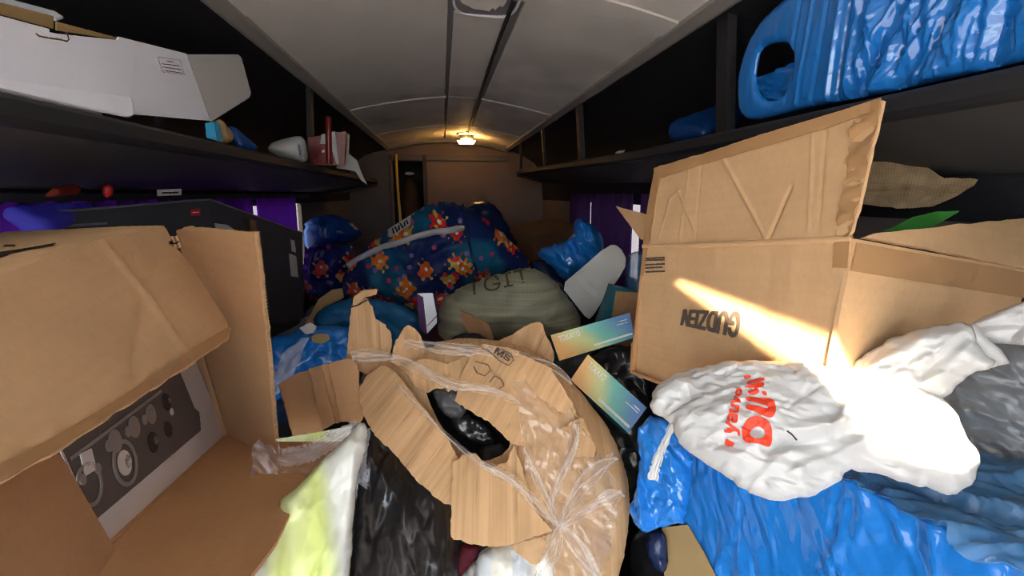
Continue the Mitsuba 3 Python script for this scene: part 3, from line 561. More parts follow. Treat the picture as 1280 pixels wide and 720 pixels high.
FW = Fr.facing(1010, 540, 0.47, pitch=18)
wout = [(812, 512), (815, 495), (825, 480), (850, 468), (880, 457), (920, 453), (960, 452), (1010, 455), (1060, 462), (1110, 478), (1160, 488), (1188, 502), (1200, 535), (1215, 560), (1228, 578), (1222, 598), (1205, 614), (1190, 618), (1150, 610), (1110, 598), (1075, 585), (1060, 590), (1045, 605), (1020, 618), (1000, 622), (965, 628), (930, 612), (900, 592), (880, 578), (852, 560), (842, 535), (830, 522)]
wp = smooth_poly(FW.poly(wout), 1)
wd = fsum(crum(bounds(wp), 0.045, 0.010, 21, (1.7, 0.5), 14), crum(bounds(wp), 0.03, 0.0035, 22, (1.8, 0.5), -25, 2), fine(bounds(wp), 110, 0.06, 0.0020, 0.0013, 10, 30, 3), creases([(FW.uv(960, 570), FW.uv(1075, 545), .006, -.012), (FW.uv(1000, 590), FW.uv(1080, 560), .005, .006), (FW.uv(850, 560), FW.uv(1000, 600), .006, .004), (FW.uv(1055, 520), FW.uv(1040, 550), .004, .008)]))
wbase = lambda u, v: -0.35*np.maximum(u-0.02, 0)*0
m, uv = pillow(FW, ragged(wp, 0.008, 0.0012, 4), 0.038, 0.075, 0.25, 0.0022, wd)
k = thing('white_carrier_bag', 'crumpled white carrier bag with red lettering lying on the blue wrapped box', 'plastic bag'); part(k, 'body', m, 'white_film', True, uv)
# red lettering follows the swell of the bag
def on_pillow(fr, poly, H, R, disp, power=2.0):
    P0 = Polygon(poly)
    def f(u, v):
        d = shapely.distance(shapely.points(np.stack([u, v], -1)), P0.exterior); q = 1-np.clip(d/R, 0, 1)
        return (1-q**power)**(1/power)*H + disp(u, v)*np.clip(d/(0.15*R), 0, 1)
    return f
wh = on_pillow(FW, wp, 0.038, 0.075, wd)
def letters_on(fr, quad, text, hf, hh, bold=True, lift=0.0025, cuts=0.004):
    m = meshkit.text_mesh(text, 1.0, 1.0, bold); v = np.array(m.vertices); x0, x1 = v[:, 0].min(), v[:, 0].max()
    s = (v[:, :1]-x0)/(x1-x0); t = v[:, 1:2]; q = [fr.uv(*a, hh) for a in quad]
    uv = (1-s)*(1-t)*q[0]+s*(1-t)*q[1]+s*t*q[2]+(1-s)*t*q[3]
    tm = trimesh.Trimesh(np.c_[uv, v[:, 2]*0.002], m.faces, process=False)
    vv, ff = trimesh.remesh.subdivide_to_size(tm.vertices, tm.faces, 0.006, max_iter=12)
    return trimesh.Trimesh(fr.pt(vv[:, :2], hf(vv[:, 0], vv[:, 1])+0.0006+lift*vv[:, 2]*500), ff, process=False)
# reading upwards: a big line and a small line
def print_on(k, fr, polys, hf, hh, lab):
    for outer, inner in polys:
        pl = Polygon(smooth_poly(fr.poly([(895+x/7.2, 460+y/7.2) for x, y in outer], hh), 2), [smooth_poly(fr.poly([(895+x/7.2, 460+y/7.2) for x, y in inner], hh), 2)] if inner else [])
        part(k, 'lettering', sheet(fr, pl, 0.0008, 0.003, lambda u, v: hf(u, v)+0.0016)[0], 'red_ink', label=lab)
print_on(k, FW, [([(236, 620), (232, 560), (268, 488), (340, 446), (420, 452), (490, 497), (508, 580), (503, 655), (478, 684), (380, 680), (266, 668)], [(300, 590), (320, 545), (375, 520), (430, 545), (447, 590), (425, 630), (375, 643), (320, 628)]),
    ([(270, 265), (400, 268), (505, 272), (540, 325), (538, 420), (500, 460), (430, 442), (350, 410), (270, 388), (272, 342), (370, 358), (468, 378), (482, 350), (400, 335), (272, 305)], None)], wh, 0.04, 'big red letter lying on its side')
print_on(k, FW, [([(262, 124), (330, 92), (425, 76), (442, 98), (400, 122), (300, 142)], None), ([(240, 172), (330, 150), (425, 122), (440, 152), (400, 186), (290, 178)], None), ([(280, 214), (330, 196), (378, 180), (390, 222), (350, 248), (300, 238)], None), ([(412, 214), (442, 212), (468, 242), (425, 248)], None), ([(242, 60), (290, 43), (325, 68), (262, 80)], None), ([(62, 662), (90, 622), (120, 645), (172, 662), (132, 692)], None)], wh, 0.04, 'crumpled red letter')
part(k, 'lettering', letters_on(FW, [(919, 543), (928, 486), (919, 484), (901, 538)], "yauvo", wh, 0.04), 'red_ink', label='small red lettering')
part(k, 'print', tube([FW.pt(FW.uv(a, b, .04), wh(*FW.uv(a, b, .04))+0.001)[0] for a, b in ((984, 538), (990, 541), (996, 545))], 0.0009, 6), 'black_ink', label='thin black print')
# gathered handles to the left and the twisted arms to the right
part(k, 'handle', strip([at(838, 500, 0.60), at(846, 515, 0.585), at(835, 545, 0.58), at(822, 575, 0.57), at(816, 600, 0.565)], [0.02, 0.014, 0.008, 0.012, 0.015], wob=0.002, seed=3), 'white_film', True, label='thin twisted handle hanging down')
part(k, 'handle', strip([at(822, 498, 0.60), at(855, 500, 0.57), at(890, 478, 0.56)], [0.012, 0.02, 0.006], wob=0.003, seed=5), 'white_film', True)
FA = Fr.facing(1150, 450, 0.45, pitch=5)
ap = smooth_poly(FA.poly([(1050, 468), (1075, 448), (1105, 430), (1150, 408), (1190, 402), (1213, 405), (1218, 416), (1225, 440), (1252, 452), (1240, 458), (1225, 463), (1210, 470), (1185, 498), (1140, 505), (1085, 490)]), 1)
m, uv = pillow(FA, ragged(ap, 0.008, 0.0012, 4), 0.024, 0.04, 0.3, 0.0032, fsum(crum(bounds(ap), 0.03, 0.008, 31, (1.8, .45), 25), fine(bounds(ap), 40, 0.06, 0.002, 0.0014, 25, 20, 4), creases([(FA.uv(1205, 425), FA.uv(1150, 470), .005, -.012), (FA.uv(1160, 420), FA.uv(1070, 470), .006, .006)])))
part(k, 'neck', m, 'white_film', True, uv)
FA2 = Fr.facing(1250, 410, 0.45); ap = smooth_poly(FA2.poly([(1208, 406), (1235, 394), (1262, 383), (1300, 370), (1300, 434), (1262, 430), (1228, 429), (1213, 416)]), 1)
m, uv = pillow(FA2, ap, 0.016, 0.03, 0.3, 0.0032, fsum(crum(bounds(ap), 0.025, 0.006, 32, (2.2, .35), 12), creases([(FA2.uv(1212, 408), FA2.uv(1300, 404), .004, -.006)]))); part(k, 'neck', m, 'white_film', True, uv)
lp = [at(1212, 408, 0.445), at(1222, 425, 0.435), at(1240, 440, 0.43), at(1252, 452, 0.43), at(1240, 454, 0.43), at(1225, 440, 0.435), at(1214, 416, 0.44)]
part(k, 'loop', tube(np.array([lp[0], (lp[0]+lp[1])/2, lp[1], lp[2], lp[3], lp[4], lp[5], lp[6]]), [0.005, 0.006, 0.007, 0.008, 0.007, 0.006, 0.006, 0.005], 10), 'white_film', True, label='knotted loop')
FGy = Fr.facing(1240, 510, 0.52)
gp = smooth_poly(FGy.poly([(1140, 500), (1165, 468), (1200, 440), (1240, 424), (1320, 420), (1340, 600), (1280, 598), (1220, 590), (1170, 560)]), 1)
m, uv = pillow(FGy, gp, 0.03, 0.09, 0.4, 0.004, fsum(crum(bounds(gp), 0.045, 0.010, 41, (1.7, .5), -30), fine(bounds(gp), 40, 0.07, 0.003, 0.003, -40, 25, 5)))
solo('grey_bag', m, 'grey_film', 'limp grey plastic bag at the right edge behind the white carrier bag', 'plastic bag', True, uv)
FR3 = Fr.facing(1275, 340, 0.62); m, uv = pillow(FR3, FR3.poly([(1272, 312), (1300, 300), (1300, 400), (1268, 378)]), 0.02, 0.02, 0.5, 0.01); solo('red_cloth', m, 'maroon', 'sliver of dark red cloth at the right edge beside the tall kraft carton', 'cloth', True, uv)
FJ = Fr.facing(1265, 192, 0.72, pitch=-20); m, uv = pillow(FJ, smooth_poly(FJ.poly([(1250, 195), (1262, 189), (1300, 186), (1300, 204), (1260, 204)])), 0.012, 0.02, 0.5, 0.008); solo('grey_pouch', m, 'grey_film', 'dim grey pouch against the right wall under the rack', 'pouch', True, uv)

# ------------------------------------------------------------------ blue plastic bag on the right rack
xb = 0.645
FU = Fr((xb, 0.7, 1.595), (0, -1, 0), (0, 0, 1)) if np.cross((0, -1, 0), (0, 0, 1))[0] < 0 else Fr((xb, 0.7, 1.595), (0, 1, 0), (0, 0, 1))
bp = [(940, 152), (926, 140), (923, 110), (928, 80), (936, 55), (950, 30), (975, 5), (1010, -20), (1060, -40), (1130, -60), (1300, -90), (1420, -100), (1420, 40), (1300, 80), (1260, 82), (1200, 97), (1130, 112), (1080, 122), (1020, 132), (980, 142)]
bpuv = FU.poly(bp); hole = FU.poly([(948, 78), (952, 62), (965, 54), (985, 52), (993, 62), (996, 80), (990, 105), (980, 122), (962, 128), (950, 118), (945, 98)])
PB = Polygon(smooth_poly(bpuv, 1)).intersection(sbox(-2, 0.0, 2, 0.262)); PB = PB.difference(Polygon(smooth_poly(hole, 1)))
sg = FU.u[1]
zone = lambda u, v: np.clip((0.76-(0.7+sg*u))/0.08, 0.15, 1.0)
f1 = crum(PB.bounds, 0.05, 0.013, 51, (0.45, 2.0), -25, 2); f2 = facets(1400, 0.0022, 52, PB.bounds, (0.5, 1.8), -50)
vert = creases([(FU.uv(a, 130), FU.uv(a+22, 0), .004, d) for a, d in ((1000, .004), (1020, -.004), (1040, .008), (1050, -.006), (1062, .005), (985, -.003))])
m, uv = pillow(FU, PB, 0.010, 0.016, 0.0, 0.0022, lambda u, v: zone(u, v)*(f1(u, v)+f2(u, v))+vert(u, v)+fine(PB.bounds, 190, 0.05, 0.0016, 0.0024, 62, 25, 7)(u, v)*zone(u, v))
k = thing('blue_carrier_bag', 'big shiny blue plastic bag with a cut-out handle on the right luggage rack', 'plastic bag'); part(k, 'body', m, 'blue_film', True, uv)
FU2 = FU.shift(-0.03); hp = Polygon(FU2.poly([(946, 128), (942, 100), (955, 92), (975, 85), (1000, 75), (1002, 110), (985, 130)]))
m, uv = sheet(FU2, hp, 0.001, 0.005, facets(60, 0.012, 55, hp.bounds, (1.5, 0.4), -20)); part(k, 'inner_film', m, 'blue_film', True, uv, label='crumpled film inside the handle hole')
lo = np.array([xb+0.05, 0.30, 1.60]); part(k, 'contents', boxat((0.70, 0.30, 1.60), (0.90, 0.98, 1.72), 0.02), 'navy_film', True)
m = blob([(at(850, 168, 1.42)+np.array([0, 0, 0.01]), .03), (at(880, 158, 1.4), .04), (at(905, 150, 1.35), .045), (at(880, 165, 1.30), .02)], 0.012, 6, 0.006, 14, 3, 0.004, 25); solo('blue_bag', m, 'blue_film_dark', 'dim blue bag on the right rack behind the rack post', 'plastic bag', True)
FX = Fr.facing(774, 191, 1.75, pitch=-40); m, uv = sheet(FX, FX.poly([(768, 193), (772, 189), (781, 188), (778, 192)]), 0.002, 0.01); solo('paper_scrap', m, 'white_card_dull', 'tiny pale scrap on the edge of the right rack', 'paper', False, uv)

# ------------------------------------------------------------------ white carton on the left rack
xw = -0.492
FWc = Fr((xw, 0.8, 1.6), (0, 1, 0), (0, 0, 1))
k = thing('white_carton', 'long white carton with open end flap on the left luggage rack', 'carton')
Q = FWc.poly([(-60, 2), (0, 20), (60, 36), (60, 40), (70, 42), (146, 50), (148, 46), (232, 67), (262, 151), (168, 143), (164, 122), (90, 112), (0, 99), (-60, 92)])
m, uv = sheet(FWc, Q, 0.003, 0.02); part(k, 'front_panel', m, 'white_card', False, uv)
FWl = Fr.of(atx(0, 100, xw+0.003), atx(163, 123, xw+0.003), atx(0, 111, xw+0.022))
FWl = Fr.of(atx(0, 100, xw), atx(163, 122, xw), atx(100, 128, xw+0.016))
m, uv = sheet(FWl, FWl.poly([(-50, 92), (0, 100), (163, 122), (166, 144), (160, 146), (100, 134), (0, 111), (-50, 100)]), 0.003, 0.02); part(k, 'tuck_flap', m, 'white_card', False, uv)
e0, e1 = atx(232, 67, xw), atx(262, 151, xw)
FE = Fr.of(e1, atx(312, 122, xw+0.02), e0)
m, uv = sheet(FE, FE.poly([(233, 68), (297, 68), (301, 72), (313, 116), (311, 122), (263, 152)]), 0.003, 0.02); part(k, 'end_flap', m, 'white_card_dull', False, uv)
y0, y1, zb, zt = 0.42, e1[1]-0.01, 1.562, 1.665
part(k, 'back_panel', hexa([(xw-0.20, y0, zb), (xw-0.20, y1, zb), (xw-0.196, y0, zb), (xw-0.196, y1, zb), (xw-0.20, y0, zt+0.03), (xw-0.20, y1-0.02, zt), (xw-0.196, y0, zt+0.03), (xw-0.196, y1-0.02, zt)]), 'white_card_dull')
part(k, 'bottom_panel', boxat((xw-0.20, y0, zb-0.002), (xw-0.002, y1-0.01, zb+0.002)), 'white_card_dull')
FLd = Fr.of(atx(-40, 8, xw-0.03), atx(70, 24, xw-0.03), atx(-40, -10, xw-0.10))
m, uv = sheet(FLd, FLd.poly([(-60, -2), (0, 0), (15, 1), (68, 15), (79, 22), (70, 25), (30, 14), (0, 4), (-60, -10)]), 0.003, 0.02); part(k, 'lid', m, 'white_card', False, uv)
FLi = FWc.shift(-0.02); m, uv = sheet(FLi, FLi.poly([(-60, 0), (0, 3), (66, 20), (66, 36), (0, 18), (-60, 8)]), 0.002, 0.03); part(k, 'inner_flap', m, 'tan_paper', False, uv, label='tan inner flap')
FLj = FWc.shift(-0.012); m, uv = sheet(FLj, FLj.poly([(70, 27), (146, 47), (148, 50), (70, 38)]), 0.002, 0.03); part(k, 'inner_flap', m, 'tan_paper', False, uv)
fp = FWc.shift(0.0017)
def frame_print(fr, q, w): 
    q = np.array(fr.poly(q)); return sheet(fr, Polygon(q).difference(Polygon(q).buffer(-w, join_style=2)), 0.0004, 0.05)[0]
part(k, 'print', trimesh.util.concatenate([frame_print(fp, [(197, 71), (225, 75), (231, 94), (203, 90)], 0.0006), lines_print(fp, [[(207, 75.5), (216, 77), (216.5, 78), (207.5, 76.5)], [(202, 79), (224, 82), (224, 83), (202, 80)], [(203, 83), (226, 86.5), (226, 87.5), (203, 84)], [(205, 87.5), (228, 91), (228, 92), (205, 88.5)]])]), 'grey_ink', label='small printed frame with lines')
part(k, 'handle_cut', trimesh.util.concatenate([tube([FWc.pt(FWc.uv(a, b), 0.0015)[0] for a, b in z], 0.0012, 6) for z in ([(43, 42), (47, 45), (60, 47.5), (72, 49), (82, 51.5), (84.5, 49), (81, 40)],)]), 'grey_ink', label='punched handle outline')
# small things further along the left rack
def little_box(name, lab, quad_px, Y, depth, mat, cat, yaw=0, **kw):
    "a carton whose front face fills the pixel quad at depth Y"
    f = Fr.of(at(*quad_px[3], Y), at(*quad_px[2], kw.get('Y2', Y)), at(*quad_px[0], Y)); q = f.poly(quad_px); q = np.array([q[3], q[2], q[1], q[0]])
    c = np.vstack([f.pt(q), f.pt(q, -depth)]); return f, q, c
m = blob([(at(274, 156, 1.22), .012), (at(276, 170, 1.22), .016), (at(282, 170, 1.26), .016)], 0.008, 4, 0.002, 30, 3); solo('brown_pouch', m, 'tan_paper', 'small brown pouch behind the end of the white carton', 'pouch', True)
f, q, c = little_box('', '', [(256, 154), (267, 152), (271, 176), (258, 172)], 1.16, 0.03, '', ''); solo('cyan_packet', hexa(c), 'cyan_card', 'small cyan packet under the end flap of the white carton', 'packet')
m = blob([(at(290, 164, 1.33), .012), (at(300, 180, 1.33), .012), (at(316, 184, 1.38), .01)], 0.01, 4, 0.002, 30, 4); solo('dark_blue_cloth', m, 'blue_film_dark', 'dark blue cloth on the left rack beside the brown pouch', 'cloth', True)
f = Fr.facing(360, 187, 1.72); m, uv = pillow(f, smooth_poly(f.poly([(334, 182), (345, 176), (376, 168), (383, 178), (386, 203), (372, 202), (336, 192)]), 2), 0.05, 0.05, 0.5, 0.012, nfun(10, 0.006, 2)); k = thing('white_packet', 'pale white packet lying on the left rack between the carton and the red bag', 'packet'); part(k, 'body', m, 'white_card_dull', True, uv)
part(k, 'print', tube([f.pt(f.uv(373, 181), 0.052)[0], f.pt(f.uv(375, 194), 0.05)[0]], 0.003, 6), 'blue_film_dark', label='dark blue mark')
f = Fr.facing(408, 190, 1.98, yaw=-10)
k = thing('red_gift_bag', 'red and white paper bag standing on the left rack behind a post', 'bag')
q = np.array(f.poly([(385, 172), (432, 164), (430, 207), (388, 206)])); part(k, 'body', hexa(np.vstack([f.pt(q), f.pt(q*0.9, -0.10)])), 'red_plastic')
fs = f.shift(0.001); part(k, 'print', flat(fs, [(402, 168), (419, 164), (424, 206), (420, 204), (416, 190), (408, 180), (400, 180)], 0.001)[0], 'white_card_dull', label='white swoosh'); part(k, 'print', flat(fs, [(402, 188), (405, 187), (406, 190), (403, 191)], 0.001)[0], 'white_ink', label='white dot')
part(k, 'strap', tube([f.pt(f.uv(412, 205), 0.008)[0], f.pt(f.uv(411, 170), 0.006)[0], f.pt(f.uv(410, 146), 0.0)[0]], 0.012, 8), 'red_plastic', True, label='red upright strap')
f = Fr.facing(430, 190, 2.15); m, uv = sheet(f, f.poly([(420, 165), (437, 168), (436, 192), (446, 200), (451, 214), (459, 231), (452, 226), (444, 214), (420, 210), (426, 200)]), 0.002, 0.015, nfun(14, 0.012, 3)); solo('white_paper', m, 'white_card_dull', 'crumpled white paper hanging over the far end of the left rack', 'paper', True, uv)

# ------------------------------------------------------------------ the big kraft carton on the left, lying open
T1, T0 = at(206, 284, 0.80), at(-30, 360, 0.40)
Rb, Lb = at(285, 545, 0.80), at(130, 692, 0.42)
k = thing('kraft_carton', 'big open kraft carton in the left foreground with a boxed appliance inside', 'carton')
FO = Fr.of(Lb, Rb, T1); LEFTC = -FO.n if FO.n[1] > 0 else FO.n
IN = FO.n if FO.n@nz(EYE-FO.o) < 0 else -FO.n
# top panel
tb1, tb0 = at(8, 291, 0.86), at(-200, 300, 0.5)
FTp = Fr.of(T0, T1, tb1)
m, uv = sheet(FTp, [FTp.loc(T0), FTp.loc(T1), FTp.loc(at(150, 284.5, 0.83)), FTp.loc(tb1), FTp.loc(tb1+(T0-T1))], 0.005, 0.015, nfun(6, 0.002, 2)); part(k, 'top_panel', m, 'kraft', True, uv)
FTq = FTp.shift(0.0035 if FTp.n[2] > 0 else -0.0035)
part(k, 'print', trimesh.util.concatenate([flat(FTq, q, 0.0004, 0.0004)[0] for q in ([(-20, 318), (30, 311), (70, 304), (66, 307), (38, 311), (20, 315), (-20, 322)], [(5, 317), (-20, 324), (-20, 327), (12, 318)], [(6, 306), (20, 306.5), (18, 308), (4, 308)])]), 'black_ink', label='black printed mark')
# hanging top flap, creased, with the torn corner
FL1 = Fr.of(T0, T1, at(286, 410, 0.70))
fo = [(-60, 372), (0, 345), (60, 322), (125, 300), (200, 284), (207, 286), (214, 300), (208, 306), (222, 312), (240, 335), (262, 370), (285, 405), (286, 424), (240, 455), (200, 480), (150, 513), (110, 540), (70, 565), (0, 605), (-60, 640)]
crl = creases([seg(FL1, (125, 303), (180, 370), .004, -.004), seg(FL1, (180, 370), (240, 455), .005, -.003), seg(FL1, (165, 310), (163, 345), .004, .003), seg(FL1, (200, 325), (178, 370), .004, .003), seg(FL1, (178, 375), (165, 470), .005, .003), seg(FL1, (286, 412), (-60, 612), .003, -.004)])
m, uv = sheet(FL1, ragged(FL1.poly(fo), 0.01, 0.0007, 3), 0.005, 0.007, fsum(crl, nfun(6, 0.004, 4))); fl = part(k, 'flap', m, 'kraft', True, uv, label='large creased top flap hanging over the opening')
FLt = FL1.shift(0.0045 if FL1.n@(EYE-FL1.o) > 0 else -0.0045)
m, uv = sheet(FLt, FLt.poly([(286, 408), (286, 422), (240, 452), (150, 510), (70, 562), (-60, 636), (-60, 612), (70, 545), (150, 497), (240, 436)]), 0.0008, 0.007, fsum(crl, nfun(6, 0.004, 4), nfun(50, 0.0015, 5))); part(fl, 'tape', m, 'brown_tape', True, uv, label='glossy tape along the lower edge')
for q in ([(213, 296), (224, 293), (228, 300), (216, 303)], [(210, 306), (226, 303), (230, 309), (218, 311)]):
    ft = Fr.facing(220, 300, 0.80, yaw=30, pitch=20); m, uv = sheet(ft, ragged(ft.poly(q), 0.006, 0.0015, 7), 0.004, 0.01, nfun(30, 0.004, 7)); part(fl, 'torn_edge', m, 'flute_edge', False, uv)
# right flap with fluted edge
FRf = Fr.of(Rb, at(350, 594, 0.70), at(228, 288, 0.80))
ro = [(222, 288), (236, 283), (322, 290), (326, 320), (332, 375), (338, 440), (344, 520), (349, 592), (318, 570), (285, 545), (268, 480), (250, 440), (238, 370), (230, 320)]
crr = creases([seg(FRf, (238, 320), (330, 345), .003, -.002), seg(FRf, (250, 380), (336, 410), .003, -.0016), seg(FRf, (255, 340), (262, 470), .004, .0015)])
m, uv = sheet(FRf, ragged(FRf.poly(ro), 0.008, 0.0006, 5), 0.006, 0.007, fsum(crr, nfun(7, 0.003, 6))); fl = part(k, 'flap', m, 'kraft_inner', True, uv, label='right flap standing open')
ed = np.array([FRf.pt(FRf.uv(*p), 0.0)[0] for p in ((322, 290), (326, 320), (332, 375), (338, 440), (344, 520), (349, 592))])
zz = []
for i in range(5):
    for j in range(30): zz.append(ed[i]+(ed[i+1]-ed[i])*j/30+FRf.n*0.0022*(1 if j % 2 else -1))
part(fl, 'fluted_edge', tube(zz, 0.0010, 5), 'straw', False, label='pale fluted edge')
# bottom flap towards the aisle and the left flap
FBt = Fr.of(Lb, Rb, at(400, 590, 0.66))
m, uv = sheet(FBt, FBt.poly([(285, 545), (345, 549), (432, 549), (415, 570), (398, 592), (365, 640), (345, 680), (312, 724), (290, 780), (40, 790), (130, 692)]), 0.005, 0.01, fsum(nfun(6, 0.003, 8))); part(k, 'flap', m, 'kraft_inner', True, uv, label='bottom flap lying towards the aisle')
FLf = Fr.of(at(0, 622, 0.31), at(75, 576, 0.40), at(140, 692, 0.40))
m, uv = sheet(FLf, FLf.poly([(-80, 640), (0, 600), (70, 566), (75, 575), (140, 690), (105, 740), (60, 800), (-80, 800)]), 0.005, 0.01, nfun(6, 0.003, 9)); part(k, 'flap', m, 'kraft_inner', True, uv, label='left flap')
# far side, back and bottom of the carton
D3 = IN*0.27
for a, b, c, d, nm in ((T1, Rb, Rb+D3, T1+D3, 'side_panel'), (Lb, Rb, Rb+D3, Lb+D3, 'bottom_panel'), (T0+D3, T1+D3, Rb+D3, Lb+D3, 'back_panel')):
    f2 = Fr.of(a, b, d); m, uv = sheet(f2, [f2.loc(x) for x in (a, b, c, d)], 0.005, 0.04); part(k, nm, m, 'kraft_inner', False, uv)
# the appliance box inside
FAp = Fr(FO.o+IN*0.006, FO.u, FO.v); fs = 1 if FAp.n@IN < 0 else -1
k = thing('appliance_box', 'white box printed with a grey control panel, inside the big open kraft carton', 'box')
q = np.array(FAp.poly([(133, 684), (284, 546), (244, 457), (215, 380), (30, 470)])); part(k, 'body', hexa(np.vstack([FAp.pt(q), FAp.pt(q*0.96+0.01, -fs*0.14)])), 'appliance_white')
FA1 = FAp.shift(fs*0.0008); m, uv = flat(FA1, [(117, 652), (251, 538), (249, 515), (243, 510), (226, 468), (200, 405), (50, 500)], 0)
part(k, 'panel_print', m, 'appliance_grey', label='printed grey control panel')
part(k, 'panel_print', flat(FA1, [(86, 572), (200, 487), (202, 490), (88, 576)], fs*0.001)[0], 'silver_print', label='printed slot line')
def knob(px, py, r, mat='silver_print', ring=False, sq=False):
    uvc = FA1.uv(px, py); M = Fr(FA1.pt(uvc, fs*0.0014)[0], FA1.u, FA1.v).mat()
    if sq: return part(k, 'panel_print', placed(trimesh.creation.box((r*1.5, r*1.7, 0.001)), M), mat)
    if ring: return part(k, 'panel_print', placed(trimesh.creation.annulus(r*0.82, r, 0.001, sections=28), M), mat)
    return part(k, 'panel_print', placed(trimesh.creation.cylinder(r, 0.001, sections=24), M), mat)
for a in ((155, 579, .024, 'silver_print', True), (110, 606, .020, 'silver_print', True), (154, 579, .013, 'appliance_white'), (158, 577, .007, 'silver_print'), (142, 552, .012), (166, 534, .012), (187, 518, .012), (207, 503, .011, 'black_ink'), (190, 553, .012, 'black_ink'), (209, 537, .010, 'black_ink'), (213, 515, .005, 'appliance_white'), (210, 501, .004), (193, 551, .005), (108, 578, .012, 'appliance_white', False, True), (134, 558, .006), (158, 540, .006), (179, 525, .006), (120, 586, .005), (101, 600, .005)): knob(*a)
FCf = Fr.facing(330, 590, 0.63); cp = FCf.poly([(305, 607), (318, 590), (312, 565), (322, 550), (345, 560), (352, 592), (345, 606), (325, 600)])
m, uv = sheet(FCf, ragged(cp, 0.008, 0.0015, 8), 0.0005, 0.004, facets(60, 0.008, 61, bounds(cp), (0.5, 1.4), 20)); solo('film_scrap', m, 'clear_film', 'scrap of clear film caught at the foot of the open right flap', 'plastic film', True, uv)

# black carton behind it, things below the left rack
a0, a1, a2 = at(30, 268, 0.98), at(262, 249, 1.35), at(378, 291, 1.85)
k = thing('black_carton', 'long black carton with a red badge behind the big open kraft carton', 'carton')
dn = np.array([0.0, 0.0, -0.34]); a3 = a0+(a2-a1); fill = a1+(a2-a1)
dn2 = at(380, 402, 1.85)-a2
c = [a0+dn2, a1+dn2, a2+dn2, a3+dn2, a0, a1, a2, a3]; part(k, 'body', hexa(c), 'black_box')
FBk, FBs = Fr.of(a0+dn2, a1+dn2, a0), Fr.of(a1+dn2, a2+dn2, a1)
def stick(fr, pts, mat, nm='print', lab=None, h=0.0015): 
    s = 1 if fr.n@(EYE-fr.o) > 0 else -1; return part(k, nm, flat(fr.shift(s*h), pts, 0, 0.0008)[0], mat, label=lab)
stick(FBk, [(238, 262), (250, 261), (250, 270), (239, 270)], 'bright_red', 'badge', 'small red badge'); stick(FBk, [(241, 265), (248, 264.5), (248, 265.8), (241, 266.4)], 'white_card', 'badge', None, 0.0026)
stick(FBk, [(65, 276), (95, 274), (95, 276), (65, 278)], 'wall_grey'); stick(FBk, [(65, 282), (134, 277.5), (134, 280.5), (65, 285)], 'wall_grey')
stick(FBs, [(361, 317), (370, 320), (373, 347), (364, 345)], 'white_card_dull', 'sticker', 'pale sticker'); stick(FBs, [(363, 299), (368, 301), (370, 316), (365, 314)], 'white_card_dull', 'sticker'); stick(FBs, [(268, 279), (284, 281), (293, 287), (270, 286)], 'white_card_dull', 'sticker'); stick(FBs, [(305, 272), (312, 274), (314, 295), (307, 293)], 'black_ink', 'sticker'); stick(FBs, [(312, 274), (320, 276), (322, 297), (314, 295)], 'kraft_dark', 'sticker')
part(k, 'edge', tube([a0, a1, a2], 0.0025, 6), 'wall_grey', label='grey edge')  # thin grey line along the top edges
FQ = Fr.facing(355, 412, 1.8); k2 = hexa(np.vstack([FQ.pt(np.array(FQ.poly([(335, 402), (385, 398), (382, 418), (345, 420)]))), FQ.pt(np.array(FQ.poly([(335, 402), (385, 398), (382, 418), (345, 420)])), -0.2)])); solo('black_case', k2, 'black_box', 'flat black case under the rear end of the black carton', 'case')
m = blob([(at(45, 272, 0.99), .014), (at(18, 268, 0.96), .014), (at(66, 264, 1.06), .008), (at(112, 257, 1.14), .004), (at(50, 285, 0.97), .02)], 0.01, 5, 0.006, 14, 5, 0.003, 30); solo('violet_bag', m, 'purple_film', 'blue-violet plastic bag glowing in front of the left window', 'plastic bag', True)
m = blob([(at(70, 240, 0.97), .008), (at(92, 237, 1.03), .010), (at(60, 244, 0.96), .004)], 0.006, 3, 0.002, 40, 3); solo('red_rag', m, 'orange_cloth', 'wider dull red rag under the left rack', 'rag', True)
m = blob([(at(135, 236, 1.12), .010), (at(134, 242, 1.12), .008)], 0.005, 3, 0.002, 40, 4); solo('red_rag', m, 'bright_red', 'small bright red rag under the left rack, right of the wider one', 'rag', True)
strip_fr = Fr.facing(120, 248, 1.1); solo('window_ledge', boxat((-0.822, 0.5, 1.432), (-0.786, 3.1, 1.454), 0.004), 'black_box', 'dark rail along the top of the left windows', 'rail')  # dark strip covers the wall top so the band stays dark
f = Fr.facing(211, 240, 1.28, yaw=35); k = thing('metal_plate', 'small pale plate under the left rack right of the red rags', 'plate'); q = np.array(f.poly([(198, 237), (227, 236), (227, 244), (199, 245)])); part(k, 'body', hexa(np.vstack([f.pt(q), f.pt(q, -0.006)])), 'appliance_white'); part(k, 'slot', flat(f.shift(0.0008), [(203, 240), (223, 239.5), (223, 241.5), (203, 242)], 0)[0], 'black_ink')

